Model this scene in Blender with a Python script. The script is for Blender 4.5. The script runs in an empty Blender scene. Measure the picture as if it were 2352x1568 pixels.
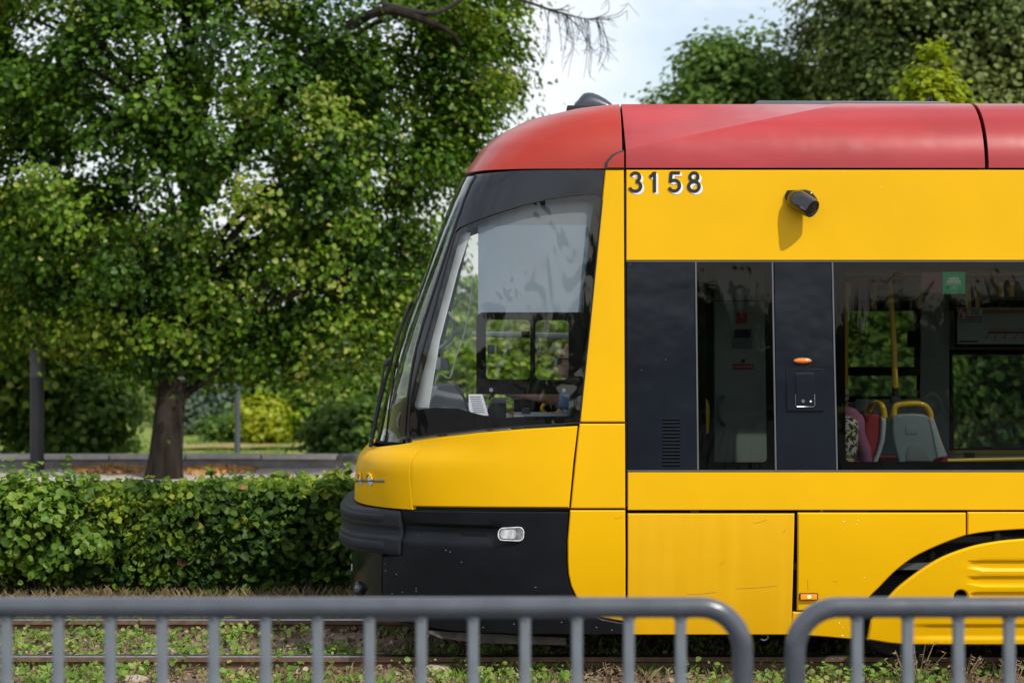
import bpy, bmesh, math, random
import numpy as np
from mathutils import Vector, Matrix, Quaternion, noise
from mathutils.geometry import delaunay_2d_cdt

R = math.radians
rng = np.random.default_rng(7)
random.seed(7)
scene = bpy.context.scene
COL = scene.collection

# ------------------------------------------------------------------ camera
CAM_Y, CAM_Z = -12.0, 2.2
cam_d = bpy.data.cameras.new('camera')
cam = bpy.data.objects.new('camera', cam_d)
COL.objects.link(cam)
cam.location = (0, CAM_Y, CAM_Z)
cam.rotation_euler = (R(90), 0, 0)
cam_d.sensor_width = 36
cam_d.lens = 70.71
cam_d.shift_y = -0.0408
cam_d.clip_start = 0.1
cam_d.clip_end = 2000
cam_d.dof.use_dof = True
cam_d.dof.focus_distance = 12.0
cam_d.dof.aperture_fstop = 2.4
scene.camera = cam

# ------------------------------------------------------------------ world, sun, exposure
SUN_DIR = Vector((0.088, -0.112, 0.157)).normalized()      # towards the sun
world = bpy.data.worlds.new('World')
scene.world = world
world.use_nodes = True
wn, wl = world.node_tree.nodes, world.node_tree.links
wn.clear()
w_out = wn.new('ShaderNodeOutputWorld')
w_bg = wn.new('ShaderNodeBackground')
w_bg.inputs['Strength'].default_value = 0.12
sky = wn.new('ShaderNodeTexSky')
sky.sky_type = 'NISHITA'
sky.sun_disc = False
sky.sun_elevation = math.asin(SUN_DIR.z)
sky.sun_rotation = math.atan2(SUN_DIR.x, SUN_DIR.y)
sky.dust_density = 1.5
tc = wn.new('ShaderNodeTexCoord')
mp = wn.new('ShaderNodeMapping')
mp.inputs['Scale'].default_value = (1.0, 1.0, 2.6)
mp.inputs['Location'].default_value = (0.35, 0.0, 0.12)
wl.new(tc.outputs['Generated'], mp.inputs['Vector'])
cn = wn.new('ShaderNodeTexNoise')
cn.inputs['Scale'].default_value = 5.0
cn.inputs['Detail'].default_value = 7
cn.inputs['Roughness'].default_value = 0.55
cn.inputs['Distortion'].default_value = 0.4
wl.new(mp.outputs['Vector'], cn.inputs['Vector'])
cr = wn.new('ShaderNodeValToRGB')
cr.color_ramp.elements[0].position = 0.38
cr.color_ramp.elements[0].color = (0.30, 0.30, 0.30, 1)
cr.color_ramp.elements[1].position = 0.63
cr.color_ramp.elements[1].color = (1, 1, 1, 1)
wl.new(cn.outputs['Fac'], cr.inputs['Fac'])
cm = wn.new('ShaderNodeMixRGB')
cm.inputs['Color2'].default_value = (6.4, 6.6, 6.9, 1)
wl.new(cr.outputs['Color'], cm.inputs['Fac'])
wl.new(sky.outputs['Color'], cm.inputs['Color1'])
wl.new(cm.outputs['Color'], w_bg.inputs['Color'])
wl.new(w_bg.outputs['Background'], w_out.inputs['Surface'])

sun_d = bpy.data.lights.new('sun', 'SUN')
sun_d.energy = 2.8
sun_d.angle = R(0.8)
sun_d.color = (1.0, 0.95, 0.86)
sun_o = bpy.data.objects.new('sun', sun_d)
COL.objects.link(sun_o)
sun_o.rotation_euler = (-SUN_DIR).to_track_quat('-Z', 'Y').to_euler()
sun_o.location = (20, -25, 40)

scene.view_settings.view_transform = 'Standard'
scene.view_settings.look = 'None'
scene.view_settings.gamma = 1
scene.view_settings.use_curve_mapping = False
scene.view_settings.exposure = 0.46
scene.render.engine = 'CYCLES'
scene.cycles.max_bounces = 10
scene.cycles.transparent_max_bounces = 16
scene.cycles.sample_clamp_indirect = 6
scene.cycles.caustics_reflective = False
scene.cycles.caustics_refractive = False

# ------------------------------------------------------------------ helpers
def W(px, py, Y=0.0):
    """a measured point of the photograph (on a 2352 x 1568 grid) at depth Y -> metres"""
    k = (Y - CAM_Y) / 12.0 / 385.0
    return Vector(((px - 1176) * k, Y, CAM_Z - (py - 688) * k))

def tag(o, label=None, cat=None, group=None, kind=None):
    if label: o['label'] = label
    if cat: o['category'] = cat
    if group: o['group'] = group
    if kind: o['kind'] = kind
    return o

def thing(name, loc, label, cat, group=None):
    o = bpy.data.objects.new(name, None)
    COL.objects.link(o)
    o.location = loc
    o.empty_display_size = 0.2
    return tag(o, label, cat, group)

bpy_update = bpy.context.view_layer.update

def origin_of(p):
    v = Vector((0, 0, 0))
    while p is not None:
        v += p.location
        p = p.parent
    return v

def link(name, mesh, m=None, parent=None):
    """mesh is in world coordinates; the object sits at the world origin relative to its parent"""
    if m is not None:
        if len(mesh.materials): mesh.materials.clear()
        for mm in (m if isinstance(m, (list, tuple)) else [m]):
            mesh.materials.append(mm)
    o = bpy.data.objects.new(name, mesh)
    COL.objects.link(o)
    if parent is not None:
        o.parent = parent
        o.location = -origin_of(parent)
    return o

class MB:
    def __init__(self):
        self.v, self.f, self.mi = [], [], []
    def add(self, vs, fs, mi=0):
        b = len(self.v)
        self.v += [tuple(p) for p in vs]
        self.f += [tuple(b + i for i in q) for q in fs]
        self.mi += [mi] * len(fs)
        return self
    def box(self, c, s, rot=None, bevel=0.0, mi=0):
        bm = bmesh.new()
        bmesh.ops.create_cube(bm, size=1)
        bmesh.ops.scale(bm, vec=s, verts=bm.verts)
        if bevel > 0:
            bmesh.ops.bevel(bm, geom=bm.edges[:], offset=bevel, segments=2, affect='EDGES', profile=0.7)
        if rot is not None:
            bmesh.ops.rotate(bm, cent=(0, 0, 0), matrix=rot, verts=bm.verts)
        bmesh.ops.translate(bm, vec=c, verts=bm.verts)
        return self.bm(bm, mi)
    def bm(self, bm, mi=0):
        bm.verts.index_update()
        self.add([v.co.copy() for v in bm.verts], [[v.index for v in f.verts] for f in bm.faces], mi)
        bm.free()
        return self
    def ball(self, c, r, rot=None, seg=20, rings=12, mi=0):
        bm = bmesh.new()
        bmesh.ops.create_uvsphere(bm, u_segments=seg, v_segments=rings, radius=1)
        bmesh.ops.scale(bm, vec=(r if hasattr(r, '__len__') else (r, r, r)), verts=bm.verts)
        if rot is not None:
            bmesh.ops.rotate(bm, cent=(0, 0, 0), matrix=rot, verts=bm.verts)
        bmesh.ops.translate(bm, vec=c, verts=bm.verts)
        return self.bm(bm, mi)
    def tube(self, pts, rad, seg=10, mi=0, profile=None, cap=True):
        pts = [Vector(p) for p in pts]
        n = len(pts)
        rads = rad if hasattr(rad, '__len__') else [rad] * n
        T = []
        for i in range(n):
            a, b = pts[max(i - 1, 0)], pts[min(i + 1, n - 1)]
            T.append((b - a).normalized())
        ref = Vector((0, 1, 0)) if abs(T[0].y) < 0.9 else Vector((0, 0, 1))
        u = (ref - T[0] * ref.dot(T[0])).normalized()
        if profile is None:
            profile = [(math.cos(2 * math.pi * k / seg), math.sin(2 * math.pi * k / seg)) for k in range(seg)]
        seg = len(profile)
        vs = []
        for i in range(n):
            if i:
                u = (u - T[i] * u.dot(T[i])).normalized()
            w = T[i].cross(u)
            for (a, b) in profile:
                vs.append(pts[i] + (u * a + w * b) * rads[i])
        fs = []
        for i in range(n - 1):
            for k in range(seg):
                k2 = (k + 1) % seg
                fs.append((i * seg + k, i * seg + k2, (i + 1) * seg + k2, (i + 1) * seg + k))
        if cap:
            fs.append(tuple(reversed(range(seg))))
            fs.append(tuple((n - 1) * seg + k for k in range(seg)))
        return self.add(vs, fs, mi)
    def prism(self, poly, y0, y1, axis='y', bevel=0.0, mi=0):
        """poly: (x,z) outline extruded along Y from y0 to y1"""
        a = sum(poly[i][0] * poly[(i + 1) % len(poly)][1] - poly[(i + 1) % len(poly)][0] * poly[i][1] for i in range(len(poly)))
        if a < 0:
            poly = poly[::-1]
        bm = bmesh.new()
        vs = [bm.verts.new((p[0], y0, p[1])) for p in poly]
        f = bm.faces.new(vs)
        r = bmesh.ops.extrude_face_region(bm, geom=[f])
        bmesh.ops.translate(bm, vec=(0, y1 - y0, 0), verts=[g for g in r['geom'] if isinstance(g, bmesh.types.BMVert)])
        bmesh.ops.recalc_face_normals(bm, faces=bm.faces[:])
        if bevel > 0:
            es = [e for e in bm.edges if abs(e.verts[0].co.y - e.verts[1].co.y) < 1e-6]
            bmesh.ops.bevel(bm, geom=es, offset=bevel, segments=3, affect='EDGES', profile=0.5)
        return self.bm(bm, mi)
    def mesh(self, name, smooth=True, angle=35):
        me = bpy.data.meshes.new(name)
        me.from_pydata(self.v, [], self.f)
        if any(self.mi):
            me.polygons.foreach_set('material_index', self.mi)
        me.update()
        if smooth:
            me.polygons.foreach_set('use_smooth', [True] * len(me.polygons))
            me.set_sharp_from_angle(angle=R(angle))
        return me
    def build(self, name, m, parent=None, smooth=True, angle=35):
        return link(name, self.mesh(name, smooth, angle), m, parent)

def smoothstep(a, b, x):
    t = np.clip((np.asarray(x, float) - a) / (b - a), 0, 1)
    return t * t * (3 - 2 * t)

def spline(pts, n):
    """Catmull-Rom through points"""
    P = [Vector(p) for p in pts]
    P = [P[0] * 2 - P[1]] + P + [P[-1] * 2 - P[-2]]
    out = []
    for i in range(1, len(P) - 2):
        for k in range(n):
            t = k / n
            a, b, c, d = P[i - 1], P[i], P[i + 1], P[i + 2]
            out.append(0.5 * ((2 * b) + (c - a) * t + (2 * a - 5 * b + 4 * c - d) * t * t + (3 * b - a - 3 * c + d) * t ** 3))
    out.append(P[-2])
    return out

# ------------------------------------------------------------------ materials
def new_mat(name):
    m = bpy.data.materials.new(name)
    m.use_nodes = True
    nt = m.node_tree
    nt.nodes.clear()
    return m, nt.nodes, nt.links

def pbr(name, col, rough=0.5, metal=0.0, var=0.08, scale=5.0, stretch=(1, 1, 1), bump=0.0, bscale=60.0, coat=0.0,
        spec=0.5, col2=None, ramp=(0.35, 0.65), rvar=0.0, specks=None, emit=None, big_bump=0.0, bbscale=1.5, trans=0.0):
    m, n, l = new_mat(name)
    out = n.new('ShaderNodeOutputMaterial')
    b = n.new('ShaderNodeBsdfPrincipled')
    l.new(b.outputs['BSDF'], out.inputs['Surface'])
    t = n.new('ShaderNodeTexCoord')
    mpn = n.new('ShaderNodeMapping')
    mpn.inputs['Scale'].default_value = stretch
    l.new(t.outputs['Object'], mpn.inputs['Vector'])
    no = n.new('ShaderNodeTexNoise')
    no.inputs['Scale'].default_value = scale
    no.inputs['Detail'].default_value = 6
    l.new(mpn.outputs['Vector'], no.inputs['Vector'])
    ra = n.new('ShaderNodeValToRGB')
    ra.color_ramp.elements[0].position, ra.color_ramp.elements[1].position = ramp
    c2 = col2 if col2 else tuple(min(1, c * (1 + var)) for c in col)
    c1 = col if col2 else tuple(c * (1 - var) for c in col)
    ra.color_ramp.elements[0].color = (*c1, 1)
    ra.color_ramp.elements[1].color = (*c2, 1)
    l.new(no.outputs['Fac'], ra.inputs['Fac'])
    colsock = ra.outputs['Color']
    if specks:
        sc_, th, sc_col = specks
        vo = n.new('ShaderNodeTexVoronoi')
        vo.inputs['Scale'].default_value = sc_
        l.new(t.outputs['Object'], vo.inputs['Vector'])
        lt = n.new('ShaderNodeMath'); lt.operation = 'LESS_THAN'
        lt.inputs[1].default_value = th
        l.new(vo.outputs['Distance'], lt.inputs[0])
        # only some cells carry a chip
        sp = n.new('ShaderNodeSeparateColor')
        l.new(vo.outputs['Color'], sp.inputs['Color'])
        gt = n.new('ShaderNodeMath'); gt.operation = 'GREATER_THAN'
        gt.inputs[1].default_value = 0.8
        l.new(sp.outputs[0], gt.inputs[0])
        mu = n.new('ShaderNodeMath'); mu.operation = 'MULTIPLY'
        l.new(lt.outputs[0], mu.inputs[0]); l.new(gt.outputs[0], mu.inputs[1])
        mx = n.new('ShaderNodeMixRGB')
        mx.inputs['Color2'].default_value = (*sc_col, 1)
        l.new(mu.outputs[0], mx.inputs['Fac']); l.new(colsock, mx.inputs['Color1'])
        colsock = mx.outputs['Color']
    l.new(colsock, b.inputs['Base Color'])
    b.inputs['Metallic'].default_value = metal
    b.inputs['Roughness'].default_value = rough
    b.inputs['Specular IOR Level'].default_value = spec
    b.inputs['Coat Weight'].default_value = coat
    b.inputs['Coat Roughness'].default_value = 0.08
    if trans:
        b.inputs['Transmission Weight'].default_value = trans
    if rvar:
        mr = n.new('ShaderNodeMapRange')
        mr.inputs['To Min'].default_value = max(0.02, rough - rvar)
        mr.inputs['To Max'].default_value = rough + rvar
        n2 = n.new('ShaderNodeTexNoise')
        n2.inputs['Scale'].default_value = scale * 1.7
        n2.inputs['Detail'].default_value = 5
        l.new(mpn.outputs['Vector'], n2.inputs['Vector'])
        l.new(n2.outputs['Fac'], mr.inputs['Value'])
        l.new(mr.outputs['Result'], b.inputs['Roughness'])
    prev = None
    for st, s_, dist in ((bump, bscale, 0.004), (big_bump, bbscale, 0.05)):
        if st:
            nb = n.new('ShaderNodeTexNoise')
            nb.inputs['Scale'].default_value = s_
            nb.inputs['Detail'].default_value = 3
            l.new(t.outputs['Object'], nb.inputs['Vector'])
            bp = n.new('ShaderNodeBump')
            bp.inputs['Strength'].default_value = st
            bp.inputs['Distance'].default_value = dist
            l.new(nb.outputs['Fac'], bp.inputs['Height'])
            if prev is not None:
                l.new(prev.outputs['Normal'], bp.inputs['Normal'])
            prev = bp
    if prev is not None:
        l.new(prev.outputs['Normal'], b.inputs['Normal'])
        if coat:
            l.new(prev.outputs['Normal'], b.inputs['Coat Normal'])
    if emit:
        b.inputs['Emission Color'].default_value = (*emit[0], 1)
        b.inputs['Emission Strength'].default_value = emit[1]
    return m

def glass_mat(name, tint, refl=1.0, wob=0.0, wscale=2.0):
    """thin pane: tinted see-through plus mirror reflection by Fresnel on both faces"""
    m, n, l = new_mat(name)
    out = n.new('ShaderNodeOutputMaterial')
    mix = n.new('ShaderNodeMixShader')
    tr = n.new('ShaderNodeBsdfTransparent')
    tr.inputs['Color'].default_value = (*tint, 1)
    gl = n.new('ShaderNodeBsdfGlossy')
    gl.inputs['Roughness'].default_value = 0.01
    geo = n.new('ShaderNodeNewGeometry')
    mr = n.new('ShaderNodeMapRange')
    mr.inputs['To Min'].default_value = 1.5
    mr.inputs['To Max'].default_value = 1 / 1.5
    l.new(geo.outputs['Backfacing'], mr.inputs['Value'])
    fr = n.new('ShaderNodeFresnel')
    l.new(mr.outputs['Result'], fr.inputs['IOR'])
    mu = n.new('ShaderNodeMath'); mu.operation = 'MULTIPLY'
    mu.use_clamp = True
    mu.inputs[1].default_value = 1.8 * refl
    l.new(fr.outputs['Fac'], mu.inputs[0])
    l.new(mu.outputs[0], mix.inputs['Fac'])
    l.new(tr.outputs[0], mix.inputs[1]); l.new(gl.outputs[0], mix.inputs[2])
    l.new(mix.outputs[0], out.inputs['Surface'])
    if wob:
        t = n.new('ShaderNodeTexCoord')
        nb = n.new('ShaderNodeTexNoise')
        nb.inputs['Scale'].default_value = wscale
        nb.inputs['Detail'].default_value = 2.0
        nb.inputs['Distortion'].default_value = 0.8
        mw = n.new('ShaderNodeMapping')
        mw.inputs['Scale'].default_value = (2.2, 1.0, 0.75)
        l.new(t.outputs['Object'], mw.inputs['Vector'])
        l.new(mw.outputs['Vector'], nb.inputs['Vector'])
        bp = n.new('ShaderNodeBump')
        bp.inputs['Strength'].default_value = 1.0
        bp.inputs['Distance'].default_value = wob
        l.new(nb.outputs['Fac'], bp.inputs['Height'])
        l.new(bp.outputs['Normal'], gl.inputs['Normal'])
    return m

def leaf_mat(name, ramp, trans=0.35, gloss=0.018, grough=0.45):
    """ramp: list of (pos, colour) read by the per-leaf 'tint' attribute"""
    m, n, l = new_mat(name)
    out = n.new('ShaderNodeOutputMaterial')
    at = n.new('ShaderNodeAttribute')
    at.attribute_name = 'tint'
    ra = n.new('ShaderNodeValToRGB')
    els = ra.color_ramp.elements
    while len(els) < len(ramp):
        els.new(0.5)
    for e, (p, c) in zip(els, ramp):
        e.position = p
        e.color = (*c, 1)
    l.new(at.outputs['Fac'], ra.inputs['Fac'])
    di = n.new('ShaderNodeBsdfDiffuse')
    tl = n.new('ShaderNodeBsdfTranslucent')
    l.new(ra.outputs['Color'], di.inputs['Color'])
    hs = n.new('ShaderNodeHueSaturation')
    hs.inputs['Hue'].default_value = 0.485
    hs.inputs['Value'].default_value = 1.5
    l.new(ra.outputs['Color'], hs.inputs['Color'])
    l.new(hs.outputs['Color'], tl.inputs['Color'])
    m1 = n.new('ShaderNodeMixShader'); m1.inputs['Fac'].default_value = trans
    l.new(di.outputs[0], m1.inputs[1]); l.new(tl.outputs[0], m1.inputs[2])
    gl = n.new('ShaderNodeBsdfGlossy'); gl.inputs['Roughness'].default_value = grough
    m2 = n.new('ShaderNodeMixShader'); m2.inputs['Fac'].default_value = gloss
    l.new(m1.outputs[0], m2.inputs[1]); l.new(gl.outputs[0], m2.inputs[2])
    l.new(m2.outputs[0], out.inputs['Surface'])
    return m

M = {}
YEL = (0.79, 0.435, 0.0012)
M['yellow'] = pbr('yellow_paint', YEL, rough=0.36, var=0.035, scale=1.6, spec=0.22, rvar=0.06, big_bump=0.10, bbscale=1.3,
                  specks=(9.0, 0.035, (0.7, 0.62, 0.4)))
M['yellow_dirty'] = pbr('yellow_streaked_paint', (0.745, 0.395, 0.002), col2=(0.80, 0.445, 0.010), rough=0.42, scale=2.0,
                        stretch=(7, 1, 0.55), ramp=(0.2, 0.8), spec=0.25, rvar=0.1, big_bump=0.18, bbscale=1.6)
M['red'] = pbr('red_roof_paint', (0.36, 0.029, 0.031), rough=0.30, var=0.12, scale=2.2, stretch=(0.5, 1, 2), coat=0.28, spec=0.35, big_bump=0.25, bbscale=1.4, rvar=0.1,
               specks=(13.0, 0.03, (0.7, 0.5, 0.45)))
M['red_cap'] = pbr('red_cap_paint', (0.34, 0.025, 0.012), rough=0.32, var=0.06, scale=2.0, coat=0.2, spec=0.35, rvar=0.08,
                   specks=(12.0, 0.03, (0.7, 0.45, 0.4)))
M['black_paint'] = pbr('black_gloss_paint', (0.007, 0.0085, 0.013), rough=0.16, var=0.2, scale=3, coat=0.0, spec=0.55, rvar=0.08, big_bump=0.25, bbscale=2.2)
M['dark_panel'] = pbr('anthracite_panel', (0.0085, 0.0115, 0.017), rough=0.17, var=0.12, scale=2.5, coat=0.0, spec=0.30, rvar=0.06, big_bump=0.2, bbscale=2.0,
                      specks=(14.0, 0.03, (0.25, 0.26, 0.28)))
M['skirt'] = pbr('black_skirt_plastic', (0.007, 0.0085, 0.012), rough=0.38, spec=0.22, var=0.2, scale=5, rvar=0.1, bump=0.08, bscale=220,
                 specks=(16.0, 0.035, (0.35, 0.38, 0.4)))
M['bumper'] = pbr('bumper_rubber', (0.013, 0.016, 0.022), rough=0.5, spec=0.3, var=0.15, scale=6, bump=0.12, bscale=260)
M['rubber'] = pbr('seal_rubber', (0.008, 0.008, 0.009), rough=0.6)
M['frit'] = pbr('black_window_print', (0.003, 0.003, 0.003), rough=0.5, spec=0.05)
M['dark'] = pbr('dark_underframe', (0.012, 0.012, 0.012), rough=0.7, var=0.3, scale=8, bump=0.3)
M['steel'] = pbr('worn_steel', (0.42, 0.43, 0.45), rough=0.28, metal=1.0, var=0.15, scale=30)
M['rust'] = pbr('rusty_rail_side', (0.09, 0.055, 0.035), col2=(0.16, 0.09, 0.05), rough=0.85, scale=18, bump=0.3)
M['alu'] = pbr('grey_trim', (0.13, 0.135, 0.15), rough=0.4, metal=0.3)
M['glass'] = glass_mat('cab_glass', (0.94, 0.955, 0.945), refl=0.95, wob=0.020, wscale=2.6)
M['glass_front'] = glass_mat('windscreen_glass', (0.80, 0.87, 0.82), refl=1.1, wob=0.004)
M['glass_tint'] = glass_mat('tinted_glass', (0.44, 0.48, 0.45), refl=0.40, wob=0.004, wscale=1.5)
M['glass_far'] = glass_mat('far_tinted_glass', (0.46, 0.50, 0.46), refl=0.8)
M['clear_lens'] = pbr('clear_lamp_lens', (0.62, 0.64, 0.66), rough=0.12, var=0.3, scale=40, coat=0.8)
M['orange'] = pbr('amber_lens', (0.80, 0.16, 0.005), rough=0.2, var=0.2, scale=50, coat=0.8, emit=((1.0, 0.22, 0.01), 0.12))
M['orange_lit'] = pbr('lit_amber_lens', (0.85, 0.2, 0.01), rough=0.2, coat=0.8, emit=((1.0, 0.30, 0.02), 0.35))
M['bulb'] = pbr('lit_bulb', (1, 0.7, 0.3), emit=((1.0, 0.62, 0.15), 1.6))
M['grey_box'] = pbr('roof_box_grey', (0.10, 0.125, 0.14), rough=0.45, var=0.1)
M['wall_in'] = pbr('interior_grey_laminate', (0.30, 0.32, 0.32), rough=0.5, var=0.05)
M['ceil_in'] = pbr('interior_ceiling_white', (0.55, 0.56, 0.55), rough=0.5, var=0.04)
M['floor_in'] = pbr('interior_floor', (0.06, 0.065, 0.07), rough=0.7)
M['cab_grey'] = pbr('cab_dash_plastic', (0.16, 0.18, 0.20), rough=0.5, var=0.08)
M['pillar_light'] = pbr('cab_pillar_trim', (0.60, 0.63, 0.63), rough=0.45)
M['blind'] = pbr('roller_blind_fabric', (0.19, 0.235, 0.285), rough=0.7, var=0.06, scale=3)
M['yel_rail'] = pbr('yellow_handrail', (0.72, 0.42, 0.01), rough=0.32, coat=0.3)
M['seat_red'] = pbr('red_seat_fabric', (0.28, 0.012, 0.022), rough=0.9, bump=0.2, bscale=300)
M['seat_grey'] = pbr('grey_seat_shell', (0.22, 0.25, 0.28), rough=0.45, var=0.06)
M['seat_edge'] = pbr('light_grey_seat_edge', (0.38, 0.41, 0.45), rough=0.45)
M['green'] = pbr('green_sticker', (0.0, 0.24, 0.085), rough=0.5)
M['white'] = pbr('white_print', (0.78, 0.78, 0.80), rough=0.5)
M['white_soft'] = pbr('white_paper', (0.70, 0.70, 0.80), rough=0.7)
M['ink'] = pbr('grey_ink', (0.16, 0.16, 0.18), rough=0.7)
M['black_print'] = pbr('black_print', (0.012, 0.012, 0.014), rough=0.45)
M['red_print'] = pbr('red_print', (0.45, 0.02, 0.03), rough=0.5)
M['gold_print'] = pbr('gold_print', (0.45, 0.28, 0.02), rough=0.5)
M['blue_print'] = pbr('blue_print', (0.03, 0.05, 0.25), rough=0.5)
M['board'] = pbr('route_board_white', (0.55, 0.57, 0.60), rough=0.4)
M['skin'] = pbr('skin', (0.50, 0.27, 0.19), rough=0.5, var=0.08, scale=12)
M['hair_grey'] = pbr('grey_hair', (0.12, 0.10, 0.085), rough=0.7, var=0.4, scale=60, bump=0.8, bscale=120)
M['hair_short'] = pbr('cropped_hair', (0.05, 0.04, 0.035), rough=0.8)
M['shirt'] = pbr('light_blue_shirt', (0.22, 0.38, 0.66), rough=0.8, bump=0.2, bscale=25)
M['trousers'] = pbr('navy_trousers', (0.02, 0.025, 0.05), rough=0.85)
M['pink'] = pbr('pink_shawl', (0.27, 0.085, 0.165), rough=0.9, bump=0.5, bscale=18)
M['lanyard'] = pbr('red_lanyard', (0.50, 0.012, 0.02), rough=0.6)
M['teal_lens'] = pbr('teal_mirror_lens', (0.02, 0.30, 0.36), rough=0.12, metal=0.6)
M['rail_paint'] = pbr('grey_railing_paint', (0.062, 0.070, 0.084), rough=0.24, var=0.15, scale=9, coat=0.3, rvar=0.12, bump=0.08, bscale=150, specks=(34.0, 0.10, (0.045, 0.04, 0.036)))
M['bar_paint'] = pbr('railing_bar_paint', (0.155, 0.175, 0.198), rough=0.4, var=0.15, scale=9, bump=0.08, bscale=150)
M['bark'] = pbr('bark', (0.014, 0.011, 0.009), col2=(0.036, 0.030, 0.024), rough=0.95, spec=0.08, scale=9, stretch=(1, 1, 0.25), bump=0.6, bscale=28)
M['twig'] = pbr('dead_twig', (0.025, 0.02, 0.018), rough=0.9)
M['post'] = pbr('lamp_post_dark', (0.022, 0.025, 0.032), rough=0.45, var=0.15)
M['post_grey'] = pbr('lamp_post_grey', (0.075, 0.085, 0.10), rough=0.5)
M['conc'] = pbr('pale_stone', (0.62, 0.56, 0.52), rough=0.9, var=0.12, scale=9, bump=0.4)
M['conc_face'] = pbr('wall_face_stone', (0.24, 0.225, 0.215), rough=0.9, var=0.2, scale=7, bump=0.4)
M['conc_shaded'] = pbr('shaded_stone', (0.12, 0.115, 0.115), rough=0.9, var=0.2, scale=7, bump=0.4)  # unlit stretch of the same coping, its shade put into the colour
# floral blouse: coloured blossoms on black
def floral():
    m, n, l = new_mat('floral_fabric')
    out = n.new('ShaderNodeOutputMaterial'); b = n.new('ShaderNodeBsdfPrincipled')
    l.new(b.outputs[0], out.inputs[0])
    t = n.new('ShaderNodeTexCoord')
    v = n.new('ShaderNodeTexVoronoi'); v.inputs['Scale'].default_value = 62
    l.new(t.outputs['Object'], v.inputs['Vector'])
    s = n.new('ShaderNodeSeparateColor'); l.new(v.outputs['Color'], s.inputs[0])
    r = n.new('ShaderNodeValToRGB'); r.color_ramp.interpolation = 'CONSTANT'
    cols = [(0.012, 0.012, 0.015), (0.45, 0.30, 0.28), (0.03, 0.06, 0.02), (0.35, 0.33, 0.45), (0.30, 0.33, 0.04), (0.5, 0.42, 0.36)]
    e = r.color_ramp.elements
    while len(e) < 6: e.new(0.5)
    for k in range(6):
        e[k].position = [0, .3, .45, .62, .75, .85][k]; e[k].color = (*cols[k], 1)
    l.new(s.outputs[0], r.inputs[0]); l.new(r.outputs[0], b.inputs['Base Color'])
    b.inputs['Roughness'].default_value = 0.85
    return m
M['floral'] = floral()

# ------------------------------------------------------------------ tram surface
XS = 0.672                    # where the nose starts to curve
MIDY = 1.175
XEND = 7.2                    # end of the first car body
Z_GUT, Z_TOP = 2.965, 3.414
def _k(Y): return (Y - CAM_Y) / 12 / 385
_sil = [(806, 1480, .9), (804, 1372, .9), (805, 1290, .9), (812, 1160, .9), (814, 1110, .9), (818, 1062, .9), (824, 1043, .9), (838, 1027, .9), (856, 1014, .9),
        (868, 1000, .9), (885, 920, .9), (906, 840, .9), (934, 747, .9), (971, 645, .9), (1007, 545, .9), (1036, 470, .9),
        (1060, 412, .75), (1075, 380, .6), (1100, 341, .6), (1140, 306, .6), (1200, 272, .55), (1290, 249, .5)]
_sz = [CAM_Z - (y - 688) * _k(Y) for x, y, Y in _sil] + [Z_TOP]
_sx = [(x - 1176) * _k(Y) for x, y, Y in _sil] + [XS - 0.02]
_o = np.argsort(_sz)
_sz, _sx = np.array(_sz)[_o], np.array(_sx)[_o]
def xf(z): return float(np.interp(z, _sz, _sx))
def nexp(z): return float(np.interp(z, [0.2, 0.85, 1.4, 1.9, 2.9, 3.1, 3.41], [3.0, 3.0, 3.7, 5.0, 5.0, 3.6, 2.4]))
def cz(z):
    if z < 0.95:
        return 0.085 * ((0.95 - z) / 0.75) ** 1.8
    if z > Z_GUT:
        t = min(1.0, (z - Z_GUT) / (Z_TOP - Z_GUT))
        return 0.018 + 0.47 * (1 - math.sqrt(max(0.0, 1 - t * t)))
    return max(0.0, (z - 1.2)) * 0.010
def side(x, z):
    c = cz(z)
    if x >= XS:
        return c
    n = nexp(z)
    s = min(0.9995, (XS - x) / (XS - xf(z)))
    return c + (MIDY - c) * (1 - (1 - s ** n) ** (1 / n))
def S(px, py):
    """photo point on the tram's near skin -> (x, z)"""
    Y = 0.0
    for _ in range(25):
        p = W(px, py, Y)
        Y = 0.5 * Y + 0.5 * side(p.x, p.z)
    return (p.x, p.z)
def SS(*pts): return [S(*p) for p in pts]
def surf(th, z):
    far = th > math.pi / 2
    t = math.pi - th if far else th
    n = nexp(z); c = cz(z)
    x = XS - (XS - xf(z)) * math.sin(t) ** (2 / n)
    y = c + (MIDY - c) * (1 - max(0.0, math.cos(t)) ** (2 / n))
    return Vector((x, 2 * MIDY - y if far else y, z))
def snorm(th, z):
    e = 0.004
    th = min(max(th, e * 2), math.pi - e * 2)
    a = surf(th + e, z) - surf(th - e, z)
    b = surf(th, z + e) - surf(th, z - e)
    v = a.cross(b)
    if v.length < 1e-9:
        return Vector((-1, 0, 0))
    v.normalize()
    mid = Vector((XS, MIDY, z))
    return v if v.dot(surf(th, z) - mid) > 0 else -v
def theta_at(x, z):
    n = nexp(z)
    s = min(1.0, max(0.0, (XS - x) / (XS - xf(z))))
    return math.asin(s ** (n / 2))

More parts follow.
